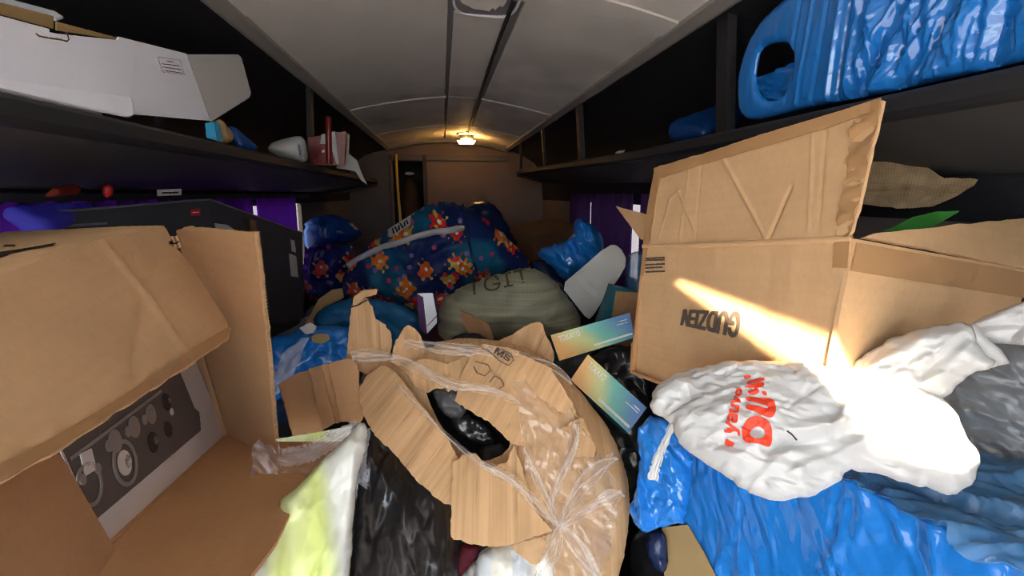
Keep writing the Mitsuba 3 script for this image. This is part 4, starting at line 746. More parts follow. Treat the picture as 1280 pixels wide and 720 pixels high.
# ------------------------------------------------------------------ far pile
def bag(name, lab, pts, Y, H, R, mat, res=0.015, wr=(), cat='bag', back=0.5, rnd=1, extra=None, only=None, **fk):
    c = np.mean(np.asarray(pts, float), 0); f = Fr.facing(c[0], c[1], Y, **fk); p = ragged(smooth_poly(f.poly(pts), rnd), max(0.006, 0.007*Y), 0.0011*Y, len(pts)); b = bounds(p)
    fs = [h_ for i, (n, a, s, g) in enumerate(wr) for h_ in (facets(n, a, 90+i, b, s, g), facets(n*5, a*0.5, 190+i, b, s, g+25), facets(n*24, a*0.22, 290+i, b, s, g-20))]
    if only: fs = only(b)
    if extra: fs = fs+extra(b)
    m, uv = pillow(f, p, H, R, back, res, fsum(*fs) if fs else None)
    return f, p, m, uv
def solo_bag(name, lab, pts, Y, H, R, mat, res=0.015, wr=(), cat='bag', **k2):
    f, p, m, uv = bag(name, lab, pts, Y, H, R, mat, res, wr, **k2); solo(name, m, mat, lab, cat, True, uv); return f, p
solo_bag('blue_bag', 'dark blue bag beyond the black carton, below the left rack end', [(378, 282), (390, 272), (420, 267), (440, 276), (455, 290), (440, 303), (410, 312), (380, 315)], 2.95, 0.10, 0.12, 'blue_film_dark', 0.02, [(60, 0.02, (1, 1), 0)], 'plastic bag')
solo_bag('clear_blue_bag', 'dark translucent blue bag behind the top of the big flowered bag', [(575, 262), (590, 254), (605, 250), (622, 258), (636, 285), (650, 310), (630, 325), (590, 300)], 2.75, 0.10, 0.12, 'navy_film', 0.018, [(90, 0.03, (1, 1), 30)], 'plastic bag')
bb = [at(637, 283, 3.0), at(690, 272, 3.35), at(722, 281, 3.0)]; fourth = bb[0]+bb[2]-bb[1]; dz = np.array([0, 0, -0.2])
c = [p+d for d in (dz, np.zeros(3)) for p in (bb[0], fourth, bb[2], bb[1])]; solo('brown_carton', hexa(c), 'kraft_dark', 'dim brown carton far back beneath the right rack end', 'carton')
fl_ = [(427, 352), (438, 328), (462, 305), (490, 285), (520, 263), (540, 254), (560, 251), (590, 262), (612, 277), (640, 302), (668, 332), (655, 343), (618, 350), (590, 372), (560, 392), (530, 398), (500, 388), (465, 376), (430, 372)]
f, p, m, uv = bag('x', '', fl_, 2.25, 0.22, 0.28, '', 0.016, [(60, 0.03, (1.2, 0.8), 25), (140, 0.012, (1, 1), 0)], rnd=2, pitch=-12)
k = thing('flowered_bag', 'big plump blue bedding bag with red and orange flowers and white piping', 'bag'); part(k, 'body', m, 'floral_cloth', True, uv)
hf = on_pillow(f, p, 0.22, 0.28, fsum(facets(60, 0.03, 90, bounds(p), (1.2, 0.8), 25), facets(140, 0.012, 91, bounds(p), (1, 1), 0)))
def on_path(f, hf, pts, h0, n=30):
    q = np.array([f.uv(a, b, h0) for a, b in pts]); s = np.linspace(0, 1, len(q)); t = np.linspace(0, 1, n); c = np.c_[np.interp(t, s, q[:, 0]), np.interp(t, s, q[:, 1])]
    for _ in range(3): c[1:-1] = (c[:-2]+c[2:]+2*c[1:-1])/4
    return f.pt(c, hf(c[:, 0], c[:, 1]))
zp = on_path(f, hf, [(430, 340), (450, 325), (480, 309), (510, 298), (545, 288), (578, 285)], 0.15, 40)
zp[1:-1] = (zp[:-2]+zp[1:-1]+zp[2:])/3
part(k, 'zip', tube(zp+f.n*0.008, 0.014, 8), 'white_card_dull', True, label='white piping'); 
part(k, 'seam', tube(on_path(f, hf, [(580, 258), (584, 285), (586, 305), (596, 345)], 0.15, 30)+f.n*0.002, 0.006, 6), 'navy_film', True, label='dark seam')
tq = np.array([f.uv(a, b, 0.16) for a, b in ((482, 291), (513, 272), (512, 284), (486, 299))])
def patch(f, hf, uvq, off, res=0.01):
    p_, t_, d_, l_ = tri2d(Polygon(uvq), res); h = hf(p_[:, 0], p_[:, 1]); c = np.c_[np.ones(len(p_)), p_]; co = np.linalg.lstsq(c, h, rcond=None)[0]
    hh = 0.5*(c@co)+0.5*h+off; return sheet(f, uvq, 0.003, res, lambda u, v: (co[0]+co[1]*u+co[2]*v)+off)[0], (lambda u, v: co[0]+co[1]*u+co[2]*v+off)
mt, pf = patch(f, hf, tq, 0.03); part(k, 'tag', mt, 'white_card_dull', label='white tag with black writing')
fz = lambda a, b: f.pt(np.array([f.uv(a, b, 0.16)]), pf(*f.uv(a, b, 0.16))+0.003)[0]
part(k, 'tag_print', trimesh.util.concatenate([tube([fz(a, b), fz(c, d)], 0.004, 5) for a, b, c, d in ((489, 289, 491, 294), (492, 287, 496, 292), (497, 285, 498, 290), (499, 283, 503, 287), (504, 281, 505, 285), (507, 279, 509, 282))]), 'black_ink')
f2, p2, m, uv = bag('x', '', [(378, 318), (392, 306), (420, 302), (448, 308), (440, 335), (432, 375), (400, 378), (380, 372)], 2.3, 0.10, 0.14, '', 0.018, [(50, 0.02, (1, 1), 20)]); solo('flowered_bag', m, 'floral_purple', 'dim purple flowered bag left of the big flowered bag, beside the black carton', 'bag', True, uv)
# right of it: blue bag, white flap, boxes
solo_bag('blue_bag', 'knotted blue carrier bag standing below the right curtains', [(668, 318), (680, 308), (703, 304), (716, 294), (717, 278), (724, 272), (735, 277), (748, 288), (758, 307), (745, 325), (725, 345), (712, 352), (700, 348), (690, 332)], 1.95, 0.07, 0.09, 'blue_film', 0.009, [(80, 0.025, (0.5, 1.8), 25)], 'plastic bag', extra=lambda b: [fine(b, 40, 0.10, 0.006, 0.007, 60, 25, 4)])
solo_bag('dark_bag', 'black bag squeezed under the knotted blue carrier bag', [(660, 325), (690, 325), (705, 345), (740, 350), (760, 380), (720, 400), (690, 375), (665, 350)], 2.05, 0.06, 0.1, 'navy_film', 0.02, [(40, 0.02, (1, 1), 0)])
solo_bag('blue_bag', 'pale blue bag wedged between the white card panel and the tall kraft carton', [(780, 322), (795, 314), (812, 316), (812, 430), (795, 440), (782, 430)], 1.45, 0.04, 0.05, 'blue_clear_film', 0.01, [(40, 0.012, (1, 1), 0)], 'plastic bag')
f = Fr.facing(745, 350, 1.42, yaw=-18, pitch=-15); m, uv = sheet(f, smooth_poly(f.poly([(701, 357), (725, 337), (760, 306), (774, 307), (785, 328), (772, 350), (756, 372), (742, 394), (735, 400), (718, 378)]), 1), 0.004, 0.012, fsum(creases([(f.uv(725, 340), f.uv(745, 365), .008, -.006)]), nfun(6, 0.006, 3))); solo('white_card_sheet', m, 'white_card_dull', 'large bent white card panel leaning below the right curtains', 'card', True, uv)
def gradbox(lab, face_px, Y, depth, side, prints=True, Ys=None, bend=None):
    Ys = Ys or [Y]*4; pts = [at(*a, y) for a, y in zip(face_px, Ys)]       # top-left, top-right, bottom-right, bottom-left
    f = Fr.of(pts[3], pts[2], pts[0]); q = np.array([f.loc(p_) for p_ in pts]); k = thing('gradient_box', lab, 'box')
    s = 1 if f.n@(EYE-f.o) > 0 else -1
    part(k, 'body', hexa(np.vstack([f.pt(q), f.pt(q, -s*depth)])), side)
    V = f.pt(q, s*0.0012); UV = np.array([[0, 1], [1, 1], [1, 0], [0, 0.0]])
    n = 12; g = np.linspace(0, 1, n); gu, gv = np.meshgrid(g, g); gu, gv = gu.ravel(), gv.ravel()
    VV = ((1-gu)*(gv))[:, None]*V[0]+(gu*gv)[:, None]*V[1]+(gu*(1-gv))[:, None]*V[2]+((1-gu)*(1-gv))[:, None]*V[3]
    i, j = np.meshgrid(np.arange(n-1), np.arange(n-1)); a = (i*n+j).ravel(); F = np.vstack([np.c_[a, a+1, a+n+1], np.c_[a, a+n+1, a+n]])
    if prints: part(k, 'face', trimesh.Trimesh(VV, F, process=False), 'gradient_print', False, np.c_[gu, gv], label='orange to blue gradient face')
    def bl(a, b): b = 1-b; w = [(1-a)*b, a*b, a*(1-b), (1-a)*(1-b)]; p_ = sum(x*np.asarray(y, float) for x, y in zip(w, [np.array(z, float) for z in face_px])); return p_
    return k, f, s, V
def vt(V, a, b): b = 1-b; return (1-a)*b*V[0]+a*b*V[1]+a*(1-b)*V[2]+(1-a)*(1-b)*V[3]
def gprint(k, V, s, f, x0, y0, x1, y1, text=None):
    o = vt(V, x0, y1); ff = Fr.of(o, vt(V, x1, y1), vt(V, x0, y0)); w = np.linalg.norm(vt(V, x1, y1)-o); h = np.linalg.norm(vt(V, x0, y0)-o)
    if text:
        m = meshkit.text_mesh(text, h, 0.0006, True); v = np.array(m.vertices); v[:, 0] *= w/v[:, 0].max(); v[:, 2] += 0.0008; v[:, 2] *= s if ff.n@f.n > 0 else 1
        part(k, 'lettering', trimesh.Trimesh(ff.o+v[:, :1]*ff.u+v[:, 1:2]*ff.v+v[:, 2:]*(ff.n if ff.n@(EYE-ff.o) > 0 else -ff.n), m.faces, process=False), 'white_ink', label='white lettering')
    else:
        part(k, 'print_line', hexa([p_+e*0.0012*(ff.n if ff.n@(EYE-ff.o) > 0 else -ff.n) for e in (0, 1) for p_ in (o, vt(V, x1, y1), vt(V, x1, y0), vt(V, x0, y0))]), 'white_ink')
k, f, s, V = gradbox('gradient box lying tilted above the other one, next to the tall kraft carton', [(688, 419), (787, 391), (793, 422), (699, 451)], 1.12, 0.06, 'teal', Ys=[1.10, 1.12, 1.10, 1.08])
gprint(k, V, s, f, 0.07, 0.12, 0.34, 0.32, 'TOKAYO'); gprint(k, V, s, f, 0.47, 0.78, 0.98, 0.86); gprint(k, V, s, f, 0.85, 0.2, 0.95, 0.24); gprint(k, V, s, f, 0.80, 0.32, 0.95, 0.35)
k, f, s, V = gradbox('gradient box sliding down nose first beside the cardboard bundle', [(735, 443), (808, 510), (785, 541), (713, 475)], 0.98, 0.05, 'teal', Ys=[1.02, 0.94, 0.92, 1.0])
gprint(k, V, s, f, 0.08, 0.12, 0.36, 0.32, 'TOKAYO'); gprint(k, V, s, f, 0.45, 0.80, 0.97, 0.88); gprint(k, V, s, f, 0.85, 0.2, 0.95, 0.24); gprint(k, V, s, f, 0.74, 0.3, 0.95, 0.33)
k, f, s, V = gradbox('teal and brown box standing behind the two gradient boxes', [(768, 358), (800, 366), (800, 450), (735, 452)], 1.28, 0.05, 'teal', prints=False)
n0 = f.n*s; part(k, 'face', hexa([p_+n0*e for e in (0.0015, 0.003) for p_ in (V[0]+(V[3]-V[0])*0.05+(V[1]-V[0])*0.10, V[1]-n0*0.0, V[2], V[3]+(V[2]-V[3])*0.30)]), 'kraft_inner', label='orange-brown face')
solo_bag('black_bag', 'black bin bag showing between the gradient boxes and the blue bag', [(720, 455), (760, 430), (800, 435), (815, 480), (812, 530), (800, 600), (780, 620), (765, 590), (755, 545), (740, 500)], 1.08, 0.03, 0.06, 'black_film', 0.01, [(120, 0.012, (1, 1), 0), (200, 0.006, (0.6, 1.4), 30)], 'plastic bag')
# woven sack
f, p, m, uv = bag('x', '', [(546, 384), (560, 368), (590, 352), (625, 343), (655, 334), (672, 336), (690, 348), (712, 372), (729, 402), (715, 420), (690, 425), (640, 420), (590, 425), (548, 425)], 1.58, 0.16, 0.17, '', 0.012, [(50, 0.012, (2.0, 0.6), 5), (120, 0.004, (2.2, 0.6), 10)], rnd=2, pitch=-15)
k = thing('woven_sack', 'plump grey-green woven sack in front of the big flowered bag', 'sack'); part(k, 'body', m, 'woven_sack', True, uv)
hf = on_pillow(f, p, 0.16, 0.17, fsum(facets(50, 0.012, 90, bounds(p), (2.0, 0.6), 5), facets(120, 0.004, 91, bounds(p), (2.2, 0.6), 10)))
part(k, 'lettering', letters_on(f, [(583, 374), (664, 354), (660, 342), (579, 361)], 'TGIT', hf, 0.12, False, lift=0.002), 'sack_ink', label='faint dark lettering')
# small white carton
f = Fr.facing(535, 390, 1.30, yaw=-12); k = thing('small_carton', 'small white carton with a purple side standing at the left end of the woven sack', 'carton')
q = np.array(f.poly([(521, 368), (541, 367), (546, 404), (532, 418), (524, 410)])); part(k, 'body', hexa(np.vstack([f.pt(q), f.pt(q, -0.05)])), 'purple_card')
part(k, 'face', flat(f.shift(0.001), [(529, 372), (541, 367), (546, 394), (533, 408)], 0)[0], 'white_card', label='white face'); part(k, 'face', flat(f.shift(0.001), [(533, 409), (546, 396), (546, 404), (534, 417)], 0)[0], 'white_card', label='white flap')
part(k, 'face', flat(f.shift(0.001), [(521, 367), (541, 366), (540, 368), (530, 372)], 0)[0], 'white_card')
# blue covers on the left of the middle
solo_bag('blue_cloth', 'dull blue crumpled cover below the big flowered bag', [(393, 392), (420, 376), (450, 370), (500, 380), (526, 394), (530, 415), (510, 440), (450, 430), (420, 425), (392, 412)], 1.42, 0.05, 0.09, 'blue_cloth', 0.01, [(60, 0.02, (1.5, 0.7), -20), (150, 0.008, (1.5, 0.7), 15)], 'cover', extra=lambda b: [fine(b, 40, 0.10, 0.006, 0.006, -15, 25, 3)])
solo_bag('blue_bag', 'bright blue plastic bag between the black carton and the upright cardboard strips', [(336, 422), (360, 418), (380, 408), (410, 405), (445, 410), (460, 440), (440, 470), (400, 480), (350, 500), (338, 520), (330, 470)], 1.22, 0.05, 0.08, 'blue_film', 0.008, [(120, 0.016, (1.4, 0.7), 10), (260, 0.006, (1.6, 0.6), -15)], 'plastic bag', extra=lambda b: [fine(b, 50, 0.09, 0.004, 0.005, 10, 25, 4)])
f = Fr.facing(365, 450, 1.10, yaw=-15); cp = f.poly([(384, 420), (380, 440), (365, 470), (346, 496), (338, 484), (345, 462), (356, 440), (372, 424)])
m, uv = sheet(f, ragged(cp, 0.01, 0.002, 3), 0.0006, 0.005, facets(70, 0.012, 66, bounds(cp), (0.5, 1.6), -30)); solo('film_twist', m, 'milky_film', 'twisted strip of clear film lying on the bright blue plastic bag', 'plastic film', True, uv)
f = Fr.facing(405, 385, 1.5, yaw=10); m, uv = sheet(f, f.poly([(381, 405), (390, 390), (398, 374), (415, 362), (428, 360), (430, 372), (414, 380), (404, 392), (398, 440), (380, 445)]), 0.003, 0.015, nfun(10, 0.01, 3)); solo('brown_paper', m, 'tan_paper', 'curved strip of brown paper beside the black carton', 'paper', True, uv)
f = Fr.facing(390, 410, 1.16); m, uv = sheet(f, f.poly([(374, 410), (388, 403), (396, 408), (392, 416), (382, 418)]), 0.002, 0.01, nfun(20, 0.006, 4)); solo('paper_scrap', m, 'white_card_dull', 'pale paper scrap on top of the bright blue bag', 'paper', True, uv)
f = Fr.facing(400, 425, 1.12); m, uv = sheet(f, f.poly([(389, 421), (397, 417), (410, 418), (413, 424), (402, 430), (391, 428)]), 0.002, 0.01, nfun(20, 0.006, 5)); solo('paper_scrap', m, 'tan_paper', 'roundish beige paper scrap lower on the bright blue bag', 'paper', True, uv)

# ------------------------------------------------------------------ upright cardboard strips and the cardboard bundle
def strips(pts, Y, seed, amp=0.006, yaw=0, pitch=0, freq=95, t=0.005, curl=None, roll=0, mat='kraft_ribbed'):
    c = np.mean(np.asarray(pts, float), 0); f = Fr.facing(c[0], c[1], Y, yaw=yaw, pitch=pitch, roll=roll); p = f.poly(pts)
    r = np.random.default_rng(seed); ph = r.uniform(0, 6)
    d = lambda u, v: amp*np.abs(np.sin(u*freq+ph+0.8*np.sin(v*11)))*0.6+nfun(9, amp, seed)(u, v)+nfun(26, amp*0.7, seed+3, 1, 0.12)(u, v)+(curl(u, v) if curl else 0)
    m, uv = sheet(f, ragged(p, 0.007, 0.0009, seed), t, 0.005, d); return m, uv, f
k = thing('torn_cardboard', 'tall torn cardboard strip with a curled tip standing up behind the bundle', 'cardboard')
m, uv, f = strips([(434, 462), (435, 430), (437, 405), (440, 385), (447, 374), (458, 373), (466, 384), (469, 398), (480, 404), (488, 414), (490, 428), (486, 455), (470, 470)], 0.98, 3, 0.008, yaw=-8); part(k, 'strip', m, 'kraft_ribbed', True, uv)
f = Fr.facing(455, 368, 0.985, pitch=-30); m, uv = sheet(f, f.poly([(440, 384), (442, 372), (452, 364), (471, 357), (470, 363), (458, 370), (448, 377), (444, 384)]), 0.004, 0.005, lambda u, v: 0.6*np.maximum(u, 0)); part(k, 'curled_tip', m, 'kraft', True, uv)
part(k, 'cord', tube([at(438, 384, 0.955), at(446, 382, 0.95), at(459, 375, 0.955)], 0.0016, 6), 'black_ink', True, label='thin dark cord')
m, uv, f = strips([(488, 452), (492, 432), (500, 416), (508, 406), (517, 409), (526, 420), (532, 440), (528, 455), (505, 462)], 0.95, 5, 0.006, yaw=12, roll=12); solo('torn_cardboard', m, 'kraft_ribbed', 'short rounded torn cardboard piece right of the tall strip', 'cardboard', True, uv)
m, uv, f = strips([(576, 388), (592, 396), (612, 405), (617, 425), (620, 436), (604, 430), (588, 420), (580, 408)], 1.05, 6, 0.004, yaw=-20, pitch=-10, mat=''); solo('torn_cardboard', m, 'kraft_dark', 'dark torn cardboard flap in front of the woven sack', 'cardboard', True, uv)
m, uv, f = strips([(618, 428), (640, 418), (662, 405), (676, 402), (680, 414), (692, 442), (690, 455), (668, 450), (640, 440)], 1.0, 7, 0.007, yaw=15, roll=-25); solo('torn_cardboard', m, 'kraft_ribbed', 'splintered cardboard piece at the left of the gradient boxes', 'cardboard', True, uv)
solo_bag('black_cloth', 'black cloth in the gap below the dark cardboard flap', [(560, 425), (580, 416), (600, 418), (622, 430), (615, 442), (575, 440)], 1.02, 0.02, 0.03, 'black_cloth', 0.008, [(30, 0.006, (1, 1), 0)], 'cloth')
k = thing('folded_cardboard', 'folded cardboard sheets standing between the left carton and the bundle', 'cardboard')
for i, (q, Y, yw) in enumerate((([(348, 480), (372, 466), (388, 461), (406, 532), (403, 538), (366, 545)], 0.90, 20), ([(387, 461), (401, 457), (420, 528), (404, 537)], 0.885, -25), ([(400, 458), (413, 452), (428, 526), (419, 530)], 0.90, 25), ([(411, 454), (437, 448), (446, 452), (455, 520), (450, 530), (427, 527)], 0.895, -12))):
    m, uv, f = strips(q, Y, 10+i, 0.0015, yaw=yw); part(k, 'fold', m, 'kraft_inner', True, uv)
# bundle: ring body with a hole, petals of torn board in front, clear film round it
BC = (630, 580); FBn = Fr.facing(*BC, 0.86, pitch=8)
bo = smooth_poly(FBn.poly([(452, 470), (480, 447), (520, 436), (560, 428), (610, 426), (650, 434), (694, 456), (730, 498), (762, 540), (782, 590), (786, 630), (782, 680), (768, 740), (735, 790), (690, 790), (672, 720), (640, 660), (590, 640), (560, 610), (530, 560), (490, 530), (455, 500)]), 1)
hl = smooth_poly(FBn.poly([(536, 492), (552, 484), (572, 486), (600, 515), (640, 556), (634, 575), (608, 586), (590, 580), (568, 560), (548, 528)]), 1)
PBn = Polygon(bo).difference(Polygon(hl)).difference(Polygon(smooth_poly(FBn.poly([(530, 441), (540, 436), (552, 438), (549, 447), (536, 450)]), 1)))
dist_out = lambda u, v: shapely.distance(shapely.points(np.stack([u, v], -1)), Polygon(bo).exterior)
k = thing('cardboard_bundle', 'big round bundle of torn cardboard in clear film, a hole in its middle', 'bundle')
p_, t_, d_, _ = tri2d(PBn, 0.006)
def dome(u, v):
    d = dist_out(u, v); q = 1-np.clip(d/0.16, 0, 1); return 0.10*np.sqrt(np.maximum(1-q*q, 0))
rib = nfun(40, 0.004, 9, 1, 0.15, False, 25)
m, uv = sheet(FBn, PBn, 0.006, 0.0055, fsum(dome, rib, nfun(8, 0.012, 4), facets(60, 0.008, 71, bounds(bo), (0.8, 1.2), 20))); part(k, 'shell', m, 'kraft_ribbed', True, uv)
back = blob([(FBn.pt(FBn.uv(a, b), -0.06)[0], r) for a, b, r in ((560, 500, .05), (640, 480, .05), (720, 560, .05), (735, 640, .04), (640, 620, .05), (720, 720, .04))], 0.012, 4, 0.008, 12, 3); part(k, 'filling', back, 'black_cloth', True, label='dark filling inside')
def petal(pts, h, seed, curve, ang=0, lab=None, fr=FBn, amp=0.0035, freq=120, mat='kraft_ribbed'):
    p = fr.poly(pts, h); c = np.mean(p, 0); a = math.radians(ang)
    ca, sa = math.cos(a), math.sin(a)
    def d(u, v):
        x, y = (u-c[0])*ca+(v-c[1])*sa, -(u-c[0])*sa+(v-c[1])*ca
        return h+curve*x*x+nfun(45, amp*0.55, seed+1, 1, 0.10)(x, y)+nfun(10, amp*1.2, seed)(u, v)+facets(30, amp*1.3, seed, bounds(p), (0.5, 1.6), ang)(u, v)
    m, uv = sheet(fr, ragged(p, 0.006, 0.0009, seed), 0.0055, 0.005, d)
    r = np.array([[ca, -sa], [sa, ca]]); uv2 = uv @ r
    return part(k, 'flap', m, mat, True, uv2, label=lab)
petal([(446, 482), (455, 465), (476, 453), (492, 462), (503, 475), (520, 498), (540, 522), (560, 548), (572, 572), (569, 600), (563, 632), (545, 622), (520, 600), (492, 566), (470, 546), (455, 522), (448, 500)], 0.125, 21, -1.3, -35, 'long left flap')
petal([(566, 578), (578, 568), (596, 566), (610, 586), (634, 578), (642, 556), (652, 580), (662, 620), (676, 648), (692, 664), (660, 674), (640, 681), (615, 684), (585, 680), (563, 672), (564, 630)], 0.13, 22, -1.0, 0, 'fan-shaped lower flap')
petal([(568, 500), (575, 470), (590, 440), (604, 428), (640, 436), (690, 462), (715, 500), (726, 525), (690, 540), (660, 556), (640, 556), (615, 530), (590, 515)], 0.122, 23, -1.2, -30, 'upper right flap')
petal([(640, 556), (690, 540), (728, 522), (745, 560), (735, 610), (700, 650), (684, 655), (664, 625), (652, 585)], 0.115, 24, -1.6, -20, 'right flap')
petal([(636, 682), (660, 676), (690, 667), (684, 688), (676, 702), (668, 708), (655, 700)], 0.10, 25, -1.0, 0, 'small triangular flap', mat='kraft')
petal([(500, 458), (530, 448), (560, 455), (590, 440), (575, 470), (568, 500), (548, 485), (534, 492), (522, 485)], 0.105, 26, -1.0, 10)
FPt = FBn.shift(0.122)
hp = lambda u, v: 0.134-1.2*0*u
def outline(pts, h, r=0.0011): return tube([FBn.pt(FBn.uv(a, b, h), h)[0] for a, b in pts], r, 6)
ph_ = 0.1305
part(k, 'print', outline([(598, 432), (612, 440), (626, 452), (636, 457), (642, 450), (638, 442), (625, 436)], ph_), 'grey_ink', label='printed rounded frame')
part(k, 'lettering', text_quad(FBn.shift(ph_+0.001), [(617, 441), (636, 452), (639, 446), (622, 434)], 'MS'), 'black_ink', label='black printed letters')
part(k, 'print', outline([(594, 452), (610, 456), (613, 463), (606, 470), (596, 466), (592, 458)], ph_), 'grey_ink'); part(k, 'print', outline([(612, 478), (618, 470), (626, 474), (630, 482), (624, 486)], ph_), 'grey_ink')
# clear film: a loose sheet, gathered strands, and narrow milky ones painting its highlights
hs = 0.15; wpoly = FBn.poly([(640, 470), (690, 470), (725, 510), (755, 560), (776, 600), (780, 640), (770, 700), (740, 745), (690, 730), (682, 680), (680, 650), (660, 600), (655, 560), (650, 510)], hs)
m, uv = sheet(FBn, ragged(wpoly, 0.008, 0.002, 31), 0.0005, 0.0045, fsum(lambda u, v: 0.03+dome(u, v), crum(bounds(wpoly), 0.03, 0.010, 72, (0.6, 1.5), 25))); part(k, 'film_wrap', m, 'wrap_film', True, uv, label='wrinkled clear film')
def bp_(a, b, h): return FBn.pt(FBn.uv(a, b, h), h)[0]
def strand(pts, w, seed, h=0.15, mat='milky_film', wob=0.003):
    part(k, 'film_strand', strip([bp_(a, b, h) for a, b in pts], np.array(w)*0.8, wob=wob, seed=seed, nseg=60), 'clear_film', True)
    r = np.random.default_rng(seed); w = np.interp(np.linspace(0, 1, len(pts)), np.linspace(0, 1, len(w)), w)
    for j in range(3):
        off = r.uniform(-0.42, 0.42, len(pts)); c = np.array([bp_(a, b, h+0.002) for a, b in pts]); tg = np.gradient(c, axis=0); sd = np.cross(tg, FBn.n); sd /= np.linalg.norm(sd, axis=1, keepdims=True)
        part(k, 'film_strand', strip(c+sd*(off*w)[:, None], np.maximum(0.0016, w*r.uniform(0.05, 0.16)), wob=0.0012, seed=seed*9+j, nseg=50), 'milky_film', True)
strand([(440, 448), (470, 444), (510, 455), (560, 478), (610, 488), (650, 505)], [0.03, 0.028, 0.022, 0.025, 0.02, 0.012], 1, 0.14); strand([(505, 428), (560, 436), (620, 440), (680, 455), (715, 480)], [0.02, 0.03, 0.03, 0.02, 0.01], 2, 0.12, 'clear_film')
strand([(498, 482), (530, 515), (560, 545), (600, 578), (640, 600)], [0.008, 0.007, 0.008, 0.012, 0.02], 3, 0.15); strand([(600, 578), (640, 600), (670, 630), (695, 655)], [0.012, 0.02, 0.018, 0.012], 4, 0.152)
strand([(655, 560), (672, 600), (690, 640), (700, 660)], [0.008, 0.02, 0.015, 0.01], 5); strand([(700, 660), (730, 640), (760, 625), (778, 615)], [0.012, 0.02, 0.03, 0.02], 6, 0.14); strand([(700, 655), (690, 690), (682, 720), (690, 750)], [0.012, 0.03, 0.04, 0.04], 7, 0.14); strand([(705, 660), (730, 690), (745, 730), (750, 760)], [0.012, 0.03, 0.04, 0.04], 8, 0.13)
strand([(700, 655), (720, 620), (745, 590), (770, 570)], [0.01, 0.025, 0.03, 0.02], 9, 0.135, 'clear_film'); strand([(690, 640), (700, 600), (715, 560), (720, 530)], [0.012, 0.02, 0.025, 0.02], 10, 0.14, 'clear_film')
for i, (q, Y) in enumerate((([(536, 490), (560, 482), (580, 490), (585, 520), (560, 525)], 0.86), ([(556, 520), (590, 515), (622, 545), (615, 560), (575, 548)], 0.87), ([(596, 555), (636, 552), (632, 580), (606, 590)], 0.87))):
    solo_bag('dark_scrap', ['grey scrap at the upper left of the hole in the cardboard bundle', 'black scrap in the middle of the hole in the cardboard bundle', 'dark grey scrap at the lower right of the hole in the cardboard bundle'][i], q, Y, 0.012, 0.02, ['black_box', 'black_film', 'black_vinyl'][i], 0.006, [(25, 0.008, (1, 1), 0)], 'scrap')

# ------------------------------------------------------------------ bottom foreground: lime bag, black bag, pale bags
gpts = [(443, 535), (452, 527), (460, 530), (458, 560), (446, 600), (443, 640), (440, 680), (436, 740), (425, 790), (270, 790), (300, 738), (330, 700), (346, 676), (353, 655), (347, 634), (352, 622), (368, 612), (384, 596), (398, 580), (412, 566), (428, 552)]
f, p, m, uv = bag('x', '', gpts, 0.535, 0.030, 0.045, '', 0.004, (), pitch=2, only=lambda b: [facets(60, 0.010, 3, b, (0.5, 1.8), -25), facets(220, 0.004, 4, b, (0.5, 1.8), -12), fine(b, 60, 0.06, 0.002, 0.002, 60, 25, 5)])
k = thing('lime_bag', 'pale lime green garment in a milky clear bag at the foot of the left carton', 'plastic bag'); part(k, 'body', m, 'lime_wrap', True, uv)
f = Fr.facing(395, 542, 0.70); m, uv = sheet(f, f.poly([(344, 549), (380, 543), (420, 536), (440, 532), (438, 545), (425, 552), (380, 552), (348, 552)]), 0.004, 0.008, nfun(15, 0.008, 3)); part(k, 'edge', m, 'lime_wrap', True, uv)
part(k, 'tail', strip([at(446, 535, 0.66), at(420, 558, 0.645), at(385, 585, 0.64), at(352, 600, 0.64)], [0.02, 0.045, 0.07, 0.09], wob=0.004, seed=21, nseg=50), 'clear_film', True, label='gathered clear film tail'); part(k, 'tail', strip([at(448, 532, 0.655), at(415, 552, 0.645), at(380, 568, 0.64), at(350, 570, 0.65)], [0.02, 0.02, 0.025, 0.02], wob=0.003, seed=22, nseg=50), 'milky_film', True)
part(k, 'tail', strip([at(455, 535, 0.65), at(452, 565, 0.64), at(452, 590, 0.635), at(448, 604, 0.63)], [0.02, 0.016, 0.012, 0.03], wob=0.003, seed=23), 'milky_film', True)
f = Fr.facing(342, 678, 0.60); m, uv = sheet(f, f.poly([(352, 658), (347, 678), (325, 706), (330, 690), (343, 668)]), 0.004, 0.01); solo('green_strip', m, 'green_card', 'narrow strip of bright green card between the left carton flap and the lime bag', 'card', False, uv)
solo_bag('black_bag', 'shiny black bin bag between the lime bag and the cardboard bundle', [(448, 600), (452, 560), (462, 540), (490, 552), (520, 580), (560, 615), (575, 650), (578, 690), (572, 740), (560, 790), (425, 790), (436, 730), (443, 660)], 0.80, 0.05, 0.07, 'black_film', 0.005, (), 'plastic bag', pitch=15, only=lambda b: [facets(26, 0.022, 3, b, (0.4, 2.4), 5), facets(70, 0.009, 4, b, (0.4, 2.2), -15), facets(260, 0.0035, 5, b, (0.5, 2.0), 12), fine(b, 50, 0.07, 0.003, 0.003, 95, 18, 6)])
solo_bag('striped_bag', 'pale striped plastic bag below the fan-shaped flap of the bundle', [(596, 700), (604, 684), (640, 676), (686, 668), (700, 690), (712, 740), (715, 790), (580, 790), (590, 730)], 0.72, 0.03, 0.04, 'striped_film', 0.006, [(60, 0.008, (0.5, 1.6), 0)], 'plastic bag')
solo_bag('maroon_cloth', 'bit of maroon cloth beside the pale striped bag', [(570, 690), (580, 677), (604, 682), (592, 702), (575, 722), (566, 715)], 0.75, 0.015, 0.02, 'maroon', 0.006, [(20, 0.004, (1, 1), 0)], 'cloth')
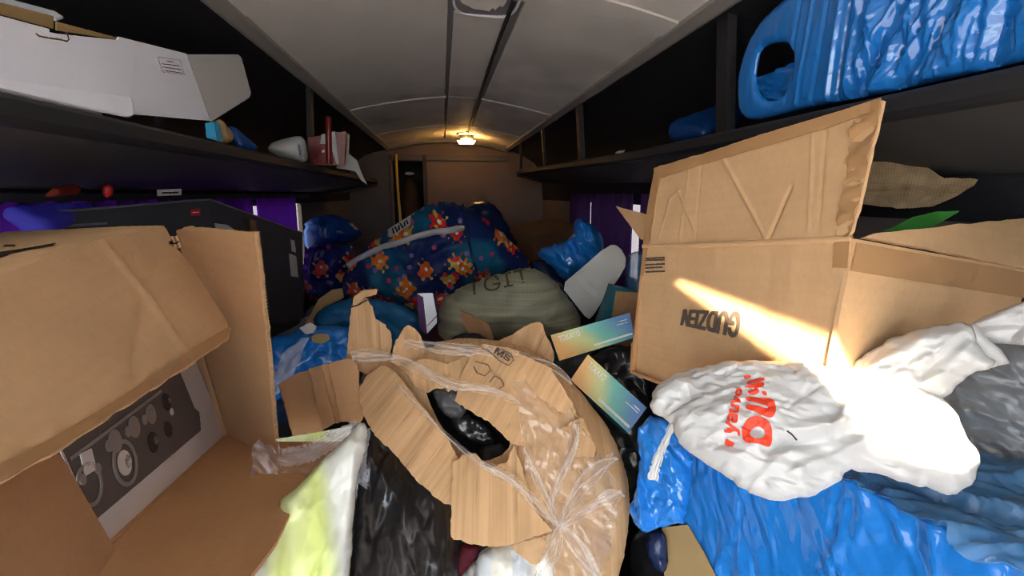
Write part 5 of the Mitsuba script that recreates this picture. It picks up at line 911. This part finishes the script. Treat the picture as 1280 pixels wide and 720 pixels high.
solo_bag('grey_cloth', 'pale grey cloth at the lower left of the pale striped bag', [(572, 724), (590, 702), (602, 698), (596, 740), (580, 790), (560, 790)], 0.735, 0.015, 0.02, 'white_card_dull', 0.008, [(20, 0.004, (1, 1), 0)], 'cloth')
f = Fr.facing(862, 695, 0.68, yaw=-20); m, uv = sheet(f, f.poly([(828, 660), (860, 656), (880, 690), (930, 790), (835, 790)]), 0.006, 0.012, nfun(9, 0.004, 3)); solo('wood_board', m, 'tan_paper', 'tan board standing under the blue wrapped box', 'board', True, uv)
solo_bag('dark_cloth', 'navy cloth below the small limp blue bag', [(805, 666), (832, 660), (836, 700), (832, 720), (812, 705)], 0.70, 0.015, 0.02, 'navy_film', 0.008, [(20, 0.006, (1, 1), 0)], 'cloth')
# the unlit load underneath that carries it all
for (lo, hi, lab) in (((-0.30, 0.98, FZ), (0.24, 1.36, 0.86), 'black sack lying under the middle of the load'), ((0.27, 1.16, FZ), (0.90, 1.36, 0.99), 'black sack lying under the gradient boxes'), ((-0.55, 1.40, FZ), (0.9, 1.98, 0.93), 'black sack lying under the woven sack'), ((-0.75, 2.02, FZ), (0.88, 2.72, 0.86), 'black sack lying under the big flowered bag'), ((-0.75, 2.76, FZ), (0.88, 3.5, 0.98), 'black sack lying under the dim brown carton'), ((0.42, 0.40, FZ), (0.93, 0.98, 0.69), 'black sack lying under the blue wrapped box'), ((-0.75, 0.30, FZ), (-0.32, 0.94, 0.98), 'black sack lying under the big open kraft carton'), ((-0.28, 0.50, FZ), (0.38, 0.95, 0.62), 'black sack lying under the cardboard bundle'), ((-0.75, 0.98, FZ), (-0.34, 1.36, 0.96), 'black sack lying under the black carton')):
    lo, hi = np.array(lo), np.array(hi); c, hs = (lo+hi)/2, (hi-lo)/2; rr = 0.06
    m = blob([(c+np.array([a, b, z])*(hs-rr), rr) for a in (-1, 1) for b in (-1, 1) for z in (-1, 1)], 0.03, 3, 0.012, 6, 3, 0.008, 11); solo('load_sack', m, 'black_film', lab, 'sack', True)

# things of one kind carry the same group
for k in list(labels):
    for base, grp in (('curtain', 'purple curtains on the side windows'), ('gradient_box', 'slim gradient boxes beside the bundle'), ('load_sack', 'black sacks under the load'), ('torn_cardboard', 'torn cardboard pieces behind the bundle'), ('red_rag', 'red rags under the left rack'), ('paper_scrap', 'paper scraps'), ('dark_scrap', 'dark scraps in the bundle hole'), ('luggage_rack', 'luggage racks'), ('flowered_bag', 'flowered bedding bags'), ('blue_bag', 'blue plastic bags'), ('kraft_carton', 'big kraft cartons')):
        if '__' not in k and (k == base or (k.startswith(base+'_') and k[len(base)+1:].isdigit())): labels[k].setdefault('group', grp)
